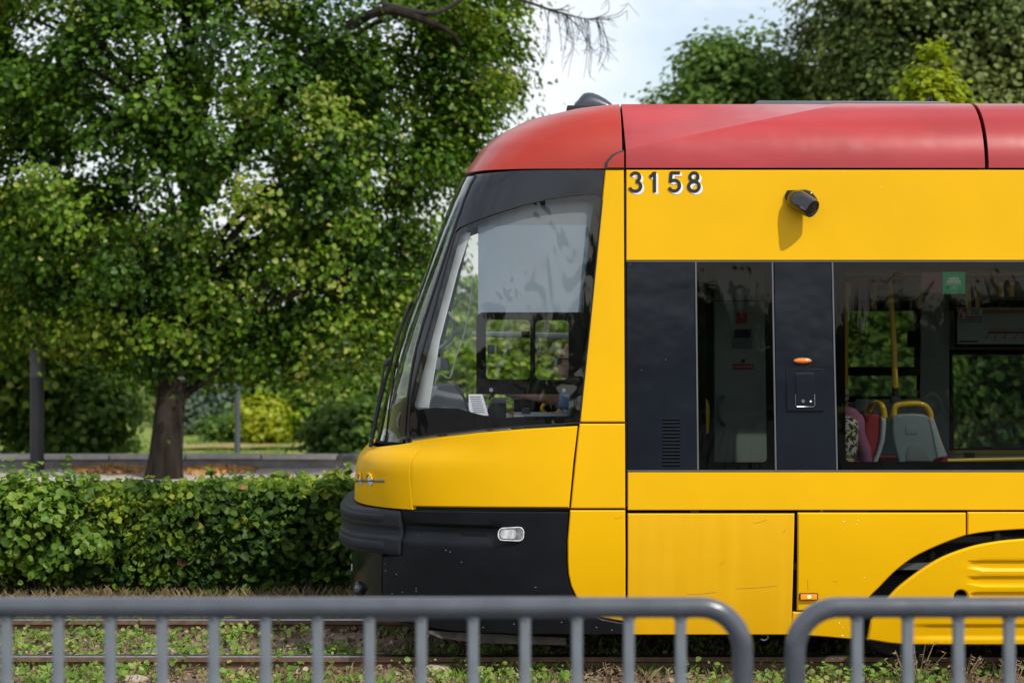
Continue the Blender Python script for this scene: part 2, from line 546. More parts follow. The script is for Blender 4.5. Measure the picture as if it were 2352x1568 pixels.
def pip(P, poly):
    """points (n,2) in polygon"""
    poly = np.asarray(poly); P = np.asarray(P)
    x, y = P[:, 0], P[:, 1]
    inside = np.zeros(len(P), bool)
    j = len(poly) - 1
    for i in range(len(poly)):
        xi, yi = poly[i]; xj, yj = poly[j]
        if yi != yj:
            c = ((yi > y) != (yj > y)) & (x < (xj - xi) * (y - yi) / (yj - yi) + xi)
            inside ^= c
        j = i
    return inside
def dist_to(P, poly):
    d = np.full(len(P), 1e9)
    poly = np.asarray(poly)
    for i in range(len(poly)):
        a, b = poly[i], poly[(i + 1) % len(poly)]
        ab = b - a
        L = max(1e-12, ab @ ab)
        t = np.clip(((P - a) @ ab) / L, 0, 1)
        d = np.minimum(d, np.linalg.norm(P - (a + t[:, None] * ab), axis=1))
    return d
def area(p): return 0.5 * sum(p[i][0] * p[(i + 1) % len(p)][1] - p[(i + 1) % len(p)][0] * p[i][1] for i in range(len(p)))
def ccw(p): return list(p) if area(p) > 0 else list(p)[::-1]
def subdiv(p, step):
    out = []
    for i in range(len(p)):
        a, b = np.array(p[i]), np.array(p[(i + 1) % len(p)])
        n = max(1, int(math.ceil(np.linalg.norm(b - a) / step)))
        for k in range(n):
            out.append(tuple(a + (b - a) * k / n))
    return out
def inset(p, d):
    n = len(p); out = []
    for i in range(n):
        a, b, c = np.array(p[i - 1]), np.array(p[i]), np.array(p[(i + 1) % n])
        e1, e2 = b - a, c - b
        e1 /= max(1e-9, np.linalg.norm(e1)); e2 /= max(1e-9, np.linalg.norm(e2))
        n1, n2 = np.array((-e1[1], e1[0])), np.array((-e2[1], e2[0]))
        m = (n1 + n2) / max(0.35, 1 + n1 @ n2)
        out.append(tuple(b + m * d))
    return out
def rounded(p, r, n=4):
    """round the corners of a convex-ish polygon"""
    out = []
    p = ccw(p)
    for i in range(len(p)):
        a, b, c = np.array(p[i - 1]), np.array(p[i]), np.array(p[(i + 1) % len(p)])
        u, v = a - b, c - b
        lu, lv = np.linalg.norm(u), np.linalg.norm(v)
        rr = min(r, lu * .45, lv * .45)
        s, e = b + u / lu * rr, b + v / lv * rr
        for k in range(n + 1):
            t = k / n
            out.append(tuple((1 - t) ** 2 * s + 2 * t * (1 - t) * b + t * t * e))
    return out

def panel(name, poly, m, parent, yfun=side, holes=(), thick=0.02, bevel=0.004, step=0.06, off=0.0, mirror=False, relief=None, smooth=True):
    """a sheet lying on the tram skin, outlined in side elevation, with rounded edge, real thickness and holes"""
    st = step if hasattr(step, '__len__') else (step, step)
    o_loop = subdiv(ccw(poly), max(st))
    loops = [o_loop]
    ins = [inset(o_loop, bevel)] if bevel else []
    for h in holes:
        hl = subdiv(ccw(h), max(st))
        loops.append(hl)
        if bevel:
            ins.append(inset(hl, -bevel))
    xs = [p[0] for p in o_loop]; zs = [p[1] for p in o_loop]
    gx = np.arange(min(xs) + st[0] / 2, max(xs), st[0]); gz = np.arange(min(zs) + st[1] / 2, max(zs), st[1])
    G = np.array([(a, b) for a in gx for b in gz]) if len(gx) and len(gz) else np.zeros((0, 2))
    if len(G):
        ok = pip(G, loops[0]) & (dist_to(G, loops[0]) > bevel + min(st) * 0.3)
        for h in loops[1:]:
            ok &= ~pip(G, h) & (dist_to(G, h) > bevel + min(st) * 0.3)
        G = G[ok]
    verts, edges, recess = [], [], set()
    loop_ids = []
    for L in loops:
        b = len(verts)
        verts += L
        edges += [(b + i, b + (i + 1) % len(L)) for i in range(len(L))]
        loop_ids.append(list(range(b, b + len(L))))
        recess |= set(range(b, b + len(L)))
    for L in ins:
        b = len(verts)
        verts += L
        edges += [(b + i, b + (i + 1) % len(L)) for i in range(len(L))]
    verts += [tuple(g) for g in G]
    ov, oe, of, orig, _, _ = delaunay_2d_cdt([Vector(v) for v in verts], edges, [], 0, 1e-6)
    ov = np.array([(v.x, v.y) for v in ov])
    first = {}
    rec = np.zeros(len(ov), bool)
    for i, L in enumerate(orig):
        for k in L:
            first[k] = i
            if k in recess:
                rec[i] = True
    cen = np.array([ov[list(f)].mean(axis=0) for f in of])
    keep = pip(cen, loops[0])
    for h in loops[1:]:
        keep &= ~pip(cen, h)
    def P3(x, z, d):
        y = yfun(x, z) + off + d + (relief(x, z) if relief else 0.0)
        return (x, 2 * MIDY - y if mirror else y, z)
    V = [P3(x, z, bevel if (r and bevel) else 0.0) for (x, z), r in zip(ov, rec)]
    F = []
    for f, k in zip(of, keep):
        if k:
            f = list(f)
            a = area([ov[i] for i in f])
            if (a < 0) != mirror:
                f = f[::-1]
            F.append(tuple(f))
    if thick:
        for li, L in enumerate(loop_ids):
            ids = [first[i] for i in L]
            b = len(V)
            V += [P3(ov[i][0], ov[i][1], thick) for i in ids]
            n = len(ids)
            for i in range(n):
                q = (ids[i], b + i, b + (i + 1) % n, ids[(i + 1) % n])
                if (li > 0) != mirror:
                    q = q[::-1]
                F.append(q)
    mb = MB()
    mb.add(V, F)
    # drop unused verts
    me = mb.mesh(name, smooth, 32)
    return link(name, me, m, parent)

def band(name, th0, th1, zb, zt, cols, rows, m, parent, off=0.0, prof=None, thick=0.02):
    """a skin piece wrapping the nose from angle th0 to th1"""
    mb = MB(); V = []; F = []
    for i in range(cols + 1):
        th = th0 + (th1 - th0) * i / cols
        b, t = zb(th) if callable(zb) else zb, zt(th) if callable(zt) else zt
        if prof:
            for (fz, o) in prof:
                z = b + (t - b) * fz
                oo = off(th) if callable(off) else off
                V.append(surf(th, z) + snorm(th, z) * (oo + o))
        else:
            for j in range(rows + 1):
                z = b + (t - b) * j / rows
                oo = off(th) if callable(off) else off
                V.append(surf(th, z) + snorm(th, z) * oo)
    nr = len(prof) if prof else rows + 1
    for i in range(cols):
        for j in range(nr - 1):
            F.append((i * nr + j, i * nr + j + 1, (i + 1) * nr + j + 1, (i + 1) * nr + j))
    if thick:
        b0 = len(V)
        rim = [i * nr for i in range(cols + 1)] + [cols * nr + j for j in range(1, nr)] + [i * nr + nr - 1 for i in range(cols - 1, -1, -1)] + [j for j in range(nr - 2, 0, -1)]
        cen = Vector((XS, MIDY, 0))
        for r in rim:
            p = V[r]
            d = Vector((cen.x - p.x, cen.y - p.y, 0)).normalized()
            V.append(p + d * thick)
        for i in range(len(rim)):
            F.append((rim[i], rim[(i + 1) % len(rim)], b0 + (i + 1) % len(rim), b0 + i))
    mb.add(V, F)
    return mb.build(name, m, parent, angle=40)

def text_mesh(s, m, parent, name, x0, x1, z0, z1, Y, weight=0.0, depth=0.002, shear=0.0, keep=False):
    cu = bpy.data.curves.new(name, 'FONT')
    cu.body = s
    cu.extrude = 0.5
    cu.offset = weight
    cu.shear = shear
    cu.resolution_u = 4
    o = bpy.data.objects.new(name, cu)
    COL.objects.link(o)
    dg = bpy.context.evaluated_depsgraph_get()
    dg.update()
    me = bpy.data.meshes.new_from_object(o.evaluated_get(dg))
    bpy.data.objects.remove(o)
    v = np.zeros(len(me.vertices) * 3)
    me.vertices.foreach_get('co', v)
    v = v.reshape(-1, 3)
    mn, mx = v.min(0), v.max(0)
    sx, sz = (x1 - x0) / (mx[0] - mn[0]), (z1 - z0) / (mx[1] - mn[1])
    w = np.zeros_like(v)
    w[:, 0] = x0 + (v[:, 0] - mn[0]) * sx
    w[:, 2] = z0 + (v[:, 1] - mn[1]) * sz
    w[:, 1] = np.where(v[:, 2] > 0, Y - depth, Y)
    me.vertices.foreach_set('co', w.ravel())
    me.update()
    return link(name, me, m, parent)

# ================================================================== SETTING: ground
M['soil'] = pbr('track_soil', (0.095, 0.062, 0.040), col2=(0.26, 0.185, 0.125), rough=1.0, scale=7, ramp=(0.3, 0.7), bump=1.0, bscale=60,
                specks=(22.0, 0.22, (0.26, 0.22, 0.18)))
M['verge'] = pbr('dry_verge', (0.10, 0.085, 0.035), col2=(0.20, 0.16, 0.08), rough=1.0, scale=4, bump=0.8, bscale=50)
M['lawn'] = pbr('lawn_grass', (0.13, 0.19, 0.025), col2=(0.25, 0.27, 0.06), rough=1.0, scale=0.5, stretch=(0.5, 1, 1), ramp=(0.3, 0.75), bump=0.6, bscale=30)
M['drygrass'] = pbr('sun_dried_grass', (0.33, 0.22, 0.075), col2=(0.2, 0.19, 0.06), rough=1.0, scale=0.8, bump=0.6, bscale=30)
M['paving'] = pbr('pale_paving', (0.42, 0.355, 0.33), col2=(0.50, 0.43, 0.40), rough=0.95, scale=1.2, bump=0.3)
M['asphalt'] = pbr('asphalt', (0.05, 0.05, 0.052), rough=0.9, var=0.2, scale=3, bump=0.5, bscale=120)
M['platform'] = pbr('platform_concrete', (0.10, 0.10, 0.10), rough=0.9, var=0.2, scale=2, bump=0.3)

def sheet(name, x0, x1, y0, y1, z, m, nx=1, ny=1, amp=0.0, freq=1.0):
    mb = MB(); V = []
    for j in range(ny + 1):
        for i in range(nx + 1):
            x, y = x0 + (x1 - x0) * i / nx, y0 + (y1 - y0) * j / ny
            h = amp * noise.noise(Vector((x * freq, y * freq, 3.1))) + amp * 0.5 * noise.noise(Vector((x * freq * 3, y * freq * 3, 7.7))) if amp else 0
            V.append((x, y, z + h))
    F = [(j * (nx + 1) + i, j * (nx + 1) + i + 1, (j + 1) * (nx + 1) + i + 1, (j + 1) * (nx + 1) + i) for j in range(ny) for i in range(nx)]
    mb.add(V, F)
    return tag(mb.build(name, m, None, angle=180), kind='structure')

ZB = -0.10
sheet('ground', -600, 600, -500, 900, -1.05, M['lawn'])
mb = MB().box((0, -16.0, -0.62), (160, 62.4, 0.9))
tag(mb.build('street_ground', M['verge'], None, smooth=False), kind='structure')
sheet('trackbed', -14, 14, -2.75, 2.75, ZB, M['soil'], 420, 90, 0.035, 1.9)
sheet('verge', -16, 16, 2.70, 6.5, ZB + 0.01, M['verge'], 120, 20, 0.03, 1.1)
sheet('pavement', -26, 26, 9.2, 15.0, -0.06, M['paving'], 40, 8, 0.008, 0.6)
sheet('lawn', -60, 60, 15.25, 80, -0.90, M['lawn'], 60, 40, 0.06, 0.15)
sheet('dry_lawn_strip', -7.5, -3.6, 29.2, 30.6, -0.83, M['drygrass'], 20, 6, 0.05, 0.6)
sheet('road', -120, 120, -38, -14.2, -0.14, M['asphalt'])
mb = MB().box((0, -8.45, 0.04), (60, 11.4, 0.42), bevel=0.02)
tag(mb.build('platform', M['platform']), kind='structure')

# rails: running surface polished, sides rusty
for ry, z_o in ((0.46, 0.0), (1.89, 0.0)):
    prof = [(-0.075, -0.16), (0.075, -0.16), (0.075, -0.145), (0.012, -0.12), (0.012, -0.045), (0.036, -0.035), (0.036, -0.006), (0.028, 0.0), (-0.028, 0.0), (-0.036, -0.006), (-0.036, -0.035), (-0.012, -0.045), (-0.012, -0.12), (-0.075, -0.145)]
    V, F = [], []
    for x in (-16, 16):
        V += [(x, ry + a, b) for a, b in prof]
    n = len(prof)
    mi = []
    mb = MB()
    for i in range(n):
        mb.add([V[i], V[(i + 1) % n], V[n + (i + 1) % n], V[n + i]], [(0, 1, 2, 3)], 1 if i in (6, 7, 8) else 0)
    o = mb.build('rail', [M['rust'], M['steel']], None, smooth=False)
    tag(o, kind='structure')

# low boundary wall with coping stones
wall = thing('low_wall', (0, 15.18, 0), 'low stone edging wall behind the hedge, pale coping coloured as shaded by the tram', 'wall')
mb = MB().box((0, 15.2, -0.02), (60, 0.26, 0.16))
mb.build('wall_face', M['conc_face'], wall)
proto = None
for i in range(-17, 12):
    x = i * 1.02 - 0.3
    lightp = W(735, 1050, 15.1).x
    mm = M['conc'] if x < lightp else M['conc_shaded']
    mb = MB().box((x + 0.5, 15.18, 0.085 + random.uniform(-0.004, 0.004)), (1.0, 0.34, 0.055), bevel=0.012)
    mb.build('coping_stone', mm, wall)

# ================================================================== TRAM
tram = thing('tram', (0.672, MIDY, 0), 'yellow and red low floor tram with black cab and rounded nose, fleet number 3158', 'tram')
T = tram
GAP = 0.012

# ---- dark inner shell seen through the seams
def shell_y(x, z): return side(x, z)
w1_hole = SS((1612, 612), (1766, 612), (1770, 1066), (1616, 1066))
w2_hole = [S(1930, 612), (5.9, S(2352, 612)[1]), (5.9, S(2352, 1066)[1]), S(1934, 1066)]
def rect(x0, x1, z0, z1): return [(x0, z0), (x1, z0), (x1, z1), (x0, z1)]
arch_c = W(2470, 1560).x
z_sk = W(0, 1457).z                                    # skirt bottom
panel('body_shell', rect(XS - 0.03, XEND, 0.98, 2.955), M['dark'], T, holes=[w1_hole, w2_hole], thick=0.03, bevel=0, step=(0.5, 0.3), off=0.026)
mb = MB().box(((XS + 1.86) / 2 - 0.2, 0.16, 0.62), (1.86 - XS + 0.4, 0.05, 0.66))
mb.box((4.6, 0.45, 0.62), (5.2, 0.05, 0.7))
mb.build('underframe_side', M['dark'], T)

# ---- roof
def roof_piece(name, x0, x1, nx, m, fold=True, mirror=False, hip=None):
    mb = MB(); V, F = [], []
    rows = 22
    za = S(1436, 344)[1]
    xa, xb = XS, W(1902, 240, 0.45).x
    zb_ = 3.385
    for i in range(nx + 1):
        x = x0 + (x1 - x0) * i / nx
        zfold = za + (zb_ - za) * (x - xa) / (xb - xa)
        yf_ = cz(min(zfold, Z_TOP - 1e-4))
        zs0 = Z_GUT + 0.022
        zfo = min(zfold, Z_TOP - 0.004)
        for j in range(rows + 1):
            if fold:
                h_ = rows // 2
                if j <= h_:
                    z = zs0 + (zfo - zs0) * math.sin(j / h_ * math.pi / 2 * 0.85) / math.sin(math.pi / 2 * 0.85)
                else:
                    z = zfo + (Z_TOP - zfo) * math.sin((j - h_) / (rows - h_) * math.pi / 2)
            else:
                z = zs0 + (Z_TOP - zs0) * math.sin(j / rows * math.pi / 2)
            y = cz(z)
            if fold and zfold < Z_TOP - 0.02 and z > zfold:
                y = max(y, yf_ + (0.507 - yf_) * ((z - zfold) / (Z_TOP - zfold)))
            V.append((x, 2 * MIDY - y if mirror else y, z))
        yt = V[-1][1]
        V.append((x, MIDY, Z_TOP + 0.012))
    nr = rows + 2
    for i in range(nx):
        for j in range(nr - 1):
            q = (i * nr + j, (i + 1) * nr + j, (i + 1) * nr + j + 1, i * nr + j + 1)
            F.append(q if not mirror else q[::-1])
    # turned-in edges
    b = len(V)
    for i in (0, nx):
        for j in range(nr):
            p = V[i * nr + j]
            V.append((p[0], p[1] + (0.03 if not mirror else -0.03), p[2] - 0.02))
    for s_, i in ((0, 0), (1, nx)):
        for j in range(nr - 1):
            q = (i * nr + j, i * nr + j + 1, b + s_ * nr + j + 1, b + s_ * nr + j)
            F.append(q if s_ == 0 else q[::-1])
    mb.add(V, F)
    return mb.build(name, m, T, angle=13)
x_seam = 2.838
roof_piece('roof_panel', XS + 0.010, x_seam - 0.012, 60, M['red'])
roof_piece('roof_panel', x_seam + 0.012, XEND, 10, M['red'], fold=False)
roof_piece('roof_panel', XS + 0.008, XEND, 10, M['red'], fold=False, mirror=True)
# roof lining keeps seams dark
mb = MB(); V, F = [], []
prof = [(0.05, 2.94)] + [(cz(Z_GUT + (Z_TOP - Z_GUT) * math.sin(v * math.pi / 20)) + 0.05, Z_GUT + (Z_TOP - Z_GUT) * 0.62 * math.sin(v * math.pi / 20) - 0.035) for v in range(0, 10)]
prof += [(0.78, 3.20), (MIDY, 3.25)] + [(2 * MIDY - a, b) for a, b in prof[::-1]]
for x in (XS - 0.02, XEND):
    V += [(x, a, b) for a, b in prof]
n = len(prof)
F = [(i, n + i, n + i + 1, i + 1) for i in range(n - 1)]
MB().add(V, F).build('roof_lining', M['dark'], T)
# red front cap
def cap():
    mb = MB(); V, F = [], []
    cols, rows = 72, 26
    for i in range(cols + 1):
        th = math.pi * i / cols
        for j in range(rows + 1):
            z = Z_GUT + 0.018 + (Z_TOP - Z_GUT - 0.034) * math.sin(j / rows * math.pi / 2)
            p = surf(th, z)
            p.x = min(p.x, XS - 0.013)
            V.append(p)
    nr = rows + 1
    for i in range(cols):
        for j in range(rows):
            F.append((i * nr + j, i * nr + j + 1, (i + 1) * nr + j + 1, (i + 1) * nr + j))
    # roof closing fan rows
    b = len(V)
    for i in range(cols + 1):
        p = V[i * nr + rows]
        V.append(Vector((XS - 0.013, p[1], Z_TOP - 0.014)))
    for i in range(cols):
        F.append((i * nr + rows, b + i, b + i + 1, (i + 1) * nr + rows))
    b = len(V)
    for i in range(cols + 1):
        p = V[i * nr]
        V.append(p + Vector((0.03, 0.03 if p.y < MIDY else -0.03, 0.0)))
    for i in range(cols):
        F.append((i * nr, (i + 1) * nr, b + i + 1, b + i))
    mb.add(V, F)
    return mb.build('roof_cap', M['red_cap'], T, angle=50)
cap()
# small red corner piece with its dark seam
crn = SS((1394, 386), (1396, 374), (1408, 360), (1420, 353), (1433, 348.5), (1433, 386))
panel('corner_seam', [S(1388, 388), S(1390, 373), S(1404, 356), S(1418, 349), S(1433, 344.5), S(1433, 388)], M['rubber'], T, off=-0.006, thick=0.01, bevel=0.001, step=0.02)
panel('roof_corner', crn, M['red_cap'], T, off=-0.011, thick=0.012, bevel=0.003, step=0.015)

# ---- cab side: black mask, pillar, yellow fender
TH_W = R(51)
def ws_edge(z, d=0.0):
    p = surf(TH_W - d, z)
    return (p.x, z)
def top_line(px):       # upper edge of the yellow nose in the photo
    return float(np.interp(px, [820, 835, 880, 945, 1000, 1100, 1200, 1330], [1042, 1027, 1018, 1008.5, 1001, 990, 982, 975]))
z_ws0 = S(905, top_line(905) - 2)[1]
edge = [ws_edge(z) for z in np.linspace(Z_GUT - 0.006, 1.375, 26)]
glass_poly_px = [(1046, 533), (1056, 523), (1090, 508), (1141, 490), (1200, 472), (1261, 457), (1325, 447), (1366, 445), (1378, 450), (1383, 462),
                 (1371, 580), (1355, 745), (1331, 971), (1200, 979), (1100, 987), (1000, 998), (944, 1006), (938, 1003), (937, 985), (942, 920), (968, 815), (1005, 680)]
glass_poly = ccw(SS(*glass_poly_px))
mask_poly = edge + SS((900, top_line(900) - 1.5), (944, 1007), (1000, 999.5), (1100, 988.5), (1200, 980.5), (1331, 973.5), (1389, 389.5), (1300, 389.5), (1200, 391))
mask_poly = ccw(mask_poly)
for mir in (False, True):
    panel('mask_panel', mask_poly, M['black_paint'], T, holes=[inset(glass_poly, -0.002)], thick=0.03, bevel=0.003, step=0.04, mirror=mir)
# window seal, frit, pane
clear_px = [(1059, 536), (1097, 517), (1155, 494), (1214, 476), (1273, 466), (1330, 461), (1357, 461), (1364, 467), (1362, 485), (1349, 610), (1341, 717)]
clear_top = clear_px + [(1107, 717), (1098, 722), (1094, 734), (1094, 905)]
low = [(1300, 905), (1311, 907), (1317, 914), (1316, 946), (1308, 955), (1185, 957), (1147, 961), (1111, 954), (1076, 945), (1053, 938), (1000, 936), (962, 940), (954, 937), (952, 930)]
clear_poly = ccw(SS(*(clear_top + low)))
op1 = rounded(SS((1116, 734), (1218, 734), (1218, 871), (1116, 871)), 0.035)
op2 = rounded(SS((1230, 735), (1306, 735), (1306, 872), (1230, 872)), 0.035)
gp = inset(glass_poly, 0.004)
frame_px = [(1341, 719), (1107, 718), (1098, 723), (1095, 735), (1095, 905.5), (1300, 905.5)]
win = link('side_window', bpy.data.meshes.new('side_window_root'), None, T)
win.data.from_pydata([(XS, 0.5, 1.0)], [], [])
def smooth_poly(p, n=2):
    return p
wpane = panel('side_window', gp, M['glass'], T, thick=0.0, bevel=0, step=0.04, off=0.001)
bpy.data.objects.remove(win)
panel('frit', gp, M['frit'], wpane, holes=[clear_poly, op1, op2], thick=0.004, bevel=0, step=0.05, off=0.005)
sash_poly = ccw(SS((1107, 717.2), (1341, 717.2), (1316, 905), (1094.5, 905), (1094.5, 730), (1098, 722)))
panel('sash', sash_poly, M['frit'], wpane, holes=[op1, op2], thick=0.006, bevel=0, step=0.05, off=0.012)
ring = MB().tube([(x, side(x, z) - 0.002, z) for x, z in subdiv(glass_poly, 0.03)] + [(glass_poly[0][0], side(*glass_poly[0]) - 0.002, glass_poly[0][1])], 0.0045, 8)
ring.build('seal', M['rubber'], wpane)
def at(px, py, d=0.0):
    x, z = S(px, py)
    return Vector((x, side(x, z) + d, z))
MB().box(at(1128, 802, -0.012), (0.042, 0.022, 0.055), bevel=0.006).build('handle', M['bumper'], wpane)
MB().box(at(1143, 802, -0.014), (0.012, 0.026, 0.045), bevel=0.004).build('handle', M['rubber'], wpane)
for q in ((1128, 895), (1295, 896)):
    mb = MB().tube([at(*q, -0.008), at(*q, 0.0)], 0.012, 14)
    mb.build('latch', M['steel'], wpane)
panel('far_cab_window', gp, M['glass'], T, thick=0.0, bevel=0, step=0.05, off=0.004, mirror=True)

# windscreen and its black lower print
th_f = TH_W
band('windscreen', TH_W + 0.006, math.pi - TH_W - 0.006, lambda th: 1.36 - 0.04 * math.sin(th), Z_GUT - 0.012, 46, 34, M['glass_front'], T, off=0.0, thick=0)
band('windscreen_print', TH_W + 0.006, math.pi - TH_W - 0.006, lambda th: 1.345 - 0.04 * math.sin(th), lambda th: 1.52, 46, 6, M['frit'], T, off=-0.004, thick=0)
band('windscreen_header', TH_W + 0.006, math.pi - TH_W - 0.006, 2.70, Z_GUT - 0.008, 46, 6, M['frit'], T, off=-0.004, thick=0)
for s in (0, 1):
    pts = []
    for z in np.linspace(1.37, Z_GUT - 0.01, 30):
        th = TH_W if s == 0 else math.pi - TH_W
        pts.append(surf(th, z) + snorm(th, z) * 0.001)
    MB().tube(pts, 0.007, 8).build('windscreen_seal', M['rubber'], T)

# yellow pillar and lower pillar pieces
pil = SS((1390, 390), (1432.5, 390), (1435, 969), (1331.5, 969), (1360, 690))
pil2 = SS((1331, 973), (1435.5, 973), (1436, 1167), (1311, 1167), (1320, 1075))
pil3 = SS((1309.5, 1171.5), (1436, 1171.5), (1436.5, 1426), (1425, 1425), (1385, 1418), (1350, 1399), (1325, 1372), (1312, 1345), (1306, 1318), (1304, 1290), (1304, 1240))
fend = SS((946.5, 1010.5), (1000, 1003.5), (1100, 992.5), (1200, 984.5), (1327, 977.5), (1317, 1060), (1307, 1166), (1200, 1165.5), (1060, 1164.5), (932, 1162), (938, 1090))
for mir in (False, True):
    panel('pillar_panel', pil, M['yellow'], T, thick=0.025, bevel=0.006, step=0.05, mirror=mir)
    panel('pillar_panel', pil2, M['yellow'], T, thick=0.025, bevel=0.006, step=0.05, mirror=mir)
    panel('corner_panel', pil3, M['yellow'], T, thick=0.025, bevel=0.006, step=0.04, mirror=mir)
    def fend_relief(x, z):
        # top edge rolls inwards below the window
        return 0.018 * float(smoothstep(1.325, 1.46, z + (x - 0.2) * -0.09)) if z > 1.2 else 0.0
    panel('fender', fend, M['yellow'], T, thick=0.03, bevel=0.008, step=0.035, mirror=mir)

# nose front piece
th_n = theta_at(S(942, 1085)[0], S(942, 1085)[1])
def nose_top(th):
    p_t = th if th < math.pi / 2 else math.pi - th
    f = (p_t - th_n) / (math.pi / 2 - th_n)
    return float(np.interp(f, [0, 0.25, 0.6, 1.0], [S(944, 1009)[1], 1.315, 1.28, 1.265]))
nose = band('nose_panel', th_n + 0.006, math.pi - th_n - 0.006, 0.930, nose_top, 60, 20, M['yellow'], T, off=0.002, thick=0.03)
# shell below windscreen
band('nose_lining', th_n - 0.1, math.pi - th_n + 0.1, 0.3, lambda th: nose_top(th) + 0.0, 40, 14, M['dark'], T, off=-0.03, thick=0)
panel('cab_side_lining', SS((930, 1170), (1436, 1170), (1436, 978), (1330, 978), (1100, 994), (945, 1012)), M['dark'], T, off=0.034, thick=0.0, bevel=0, step=0.06)
panel('seam_backing', SS((1300, 985), (1445, 985), (1445, 380), (1375, 380)), M['dark'], T, off=0.030, thick=0.0, bevel=0, step=0.06)

# headlight slot: round reflectors under yellow hoods, joined by a grey slot
def on_nose(px, py, d=0.0):
    x, z = S(px, py)
    th = theta_at(x, z)
    return surf(th, z) + snorm(th, z) * d, snorm(th, z)
hl = None
for (px, r) in ((851, 0.036), (829, 0.038)):
    p, nn = on_nose(px, 1102, 0.004)
    q = nn.to_track_quat('Z', 'Y').to_matrix()
    mb = MB().ball(p, (r, r, 0.006), rot=q, seg=24, rings=8)
    h = mb.build('headlight', M['clear_lens'], T)
    u = q @ Vector((1, 0, 0)); v = q @ Vector((0, 1, 0))
    up = Vector((0, 0, 1)); up = (up - nn * up.dot(nn)).normalized(); rt = nn.cross(up)
    arc = [p + nn * 0.006 + (rt * math.cos(a) + up * math.sin(a)) * (r + 0.004) for a in np.linspace(R(10), R(170), 16)]
    MB().tube(arc, 0.006, 8).build('hood', M['yellow'], h)
slot = [on_nose(x, 1103.5, 0.003)[0] for x in np.linspace(818, 884, 14)]
MB().tube(slot, 0.0085, 8).build('headlight_slot', M['alu'], T)

# bumper with two raised pads
th_b = theta_at(*S(921, 1215))
def b_off(th):
    f = (math.pi / 2 - abs(th - math.pi / 2) - th_b) / (math.pi / 2 - th_b)
    return 0.012 + 0.07 * float(smoothstep(0.0, 0.55, f))
bprof = [(0.0, -0.10), (0.0, -0.03), (0.02, -0.008), (0.07, 0.0), (0.14, 0.003), (0.34, 0.004), (0.38, 0.003), (0.41, -0.002), (0.44, -0.003), (0.56, -0.003), (0.60, -0.002), (0.63, 0.003), (0.66, 0.004), (0.86, 0.003), (0.93, 0.0), (0.98, -0.008), (1.0, -0.03), (1.0, -0.11)]
bmp = band('bumper', th_b + 0.004, math.pi - th_b - 0.004, 0.640, 0.920, 60, 0, M['bumper'], T, off=b_off, prof=bprof, thick=0.05)
th_p = theta_at(*S(890, 1215))
for z0, z1 in ((0.668, 0.722), (0.838, 0.892)):
    band('pad', th_p, math.pi - th_p, z0, z1, 50, 0, M['bumper'], bmp, off=lambda th: b_off(th) + 0.005 * float(smoothstep(0, 0.05, math.pi / 2 - abs(th - math.pi / 2) - th_p)) , prof=[(0, -0.002), (0.04, 0.002), (0.12, 0.004), (0.88, 0.004), (0.96, 0.002), (1, -0.002)], thick=0.004)

# lower apron (gloss black) and side skirt
th_a = theta_at(*S(877, 1330))
apron = band('apron', th_a + 0.004, math.pi - th_a - 0.004, 0.30, 0.645, 50, 14, M['black_paint'], T, off=0.0, thick=0.03)
def skirt_relief(x, z):
    z1, z0 = S(1000, 1206)[1], S(1000, 1238)[1]
    e = 0.012
    g = float(smoothstep(z0 - e, z0 + e, z) * (1 - smoothstep(z1 - e, z1 + e, z)))
    xr = S(1170, 1222)[0]
    return 0.024 * g * float(1 - smoothstep(xr - 0.12, xr + 0.03, x))
skirt_px = [(922.5, 1170), (1000, 1172.5), (1100, 1174), (1306, 1175.5), (1301, 1240), (1301, 1290), (1303, 1320), (1309, 1348), (1322, 1376), (1347, 1402), (1383, 1421.5), (1425, 1429), (1436.5, 1430),
            (1436.5, 1456), (1180, 1455), (1050, 1448), (965, 1438), (905, 1426), (881, 1400), (878, 1372), (878, 1277), (922.5, 1276)]
for mir in (False, True):
    panel('side_skirt', SS(*skirt_px), M['skirt'], T, thick=0.03, bevel=0.006, step=0.025, relief=skirt_relief, mirror=mir)
# side repeater lamp: clear bubble in a socket
p = at(1173, 1225, -0.004)
tilt = Matrix.Rotation(R(-5), 3, 'Y')
lens_out = rounded([(-0.076, -0.036), (0.076, -0.042), (0.078, 0.042), (-0.072, 0.034)], 0.036, 6)
lens_out = [(p.x + a_, p.z + b_) for a_, b_ in lens_out]
lamp = MB().prism(lens_out, p.y - 0.016, p.y + 0.02, bevel=0.0).build('side_lamp', pbr('lamp_housing', (0.16, 0.17, 0.18), rough=0.25, var=0.4, scale=50, coat=0.8), T)
inner = [(p.x + a_ * 0.62 - 0.016, p.z + b_ * 0.70) for a_, b_ in rounded([(-0.076, -0.036), (0.076, -0.040), (0.078, 0.040), (-0.072, 0.034)], 0.036, 6)]
MB().prism(inner, p.y - 0.0185, p.y - 0.012).build('reflector', pbr('ribbed_reflector', (0.34, 0.35, 0.37), col2=(0.62, 0.63, 0.66), rough=0.3, scale=60, stretch=(1, 1, 0.2), coat=0.5), lamp)
MB().tube([Vector((a_, p.y - 0.014, b_)) for a_, b_ in lens_out + lens_out[:1]], 0.0035, 6).build('rim', M['clear_lens'], lamp)
# fog lamp on the apron
p, nn = on_nose(828, 1352, 0.004)
fog = MB().ball(p, (0.04, 0.04, 0.05), seg=20, rings=12).build('fog_lamp', M['black_paint'], T)
p2, nn2 = on_nose(832, 1350, 0.03)
MB().ball(p2, (0.022, 0.018, 0.026), seg=16, rings=10).build('lens', pbr('fog_glass', (0.10, 0.11, 0.13), rough=0.1, coat=0.6), fog)
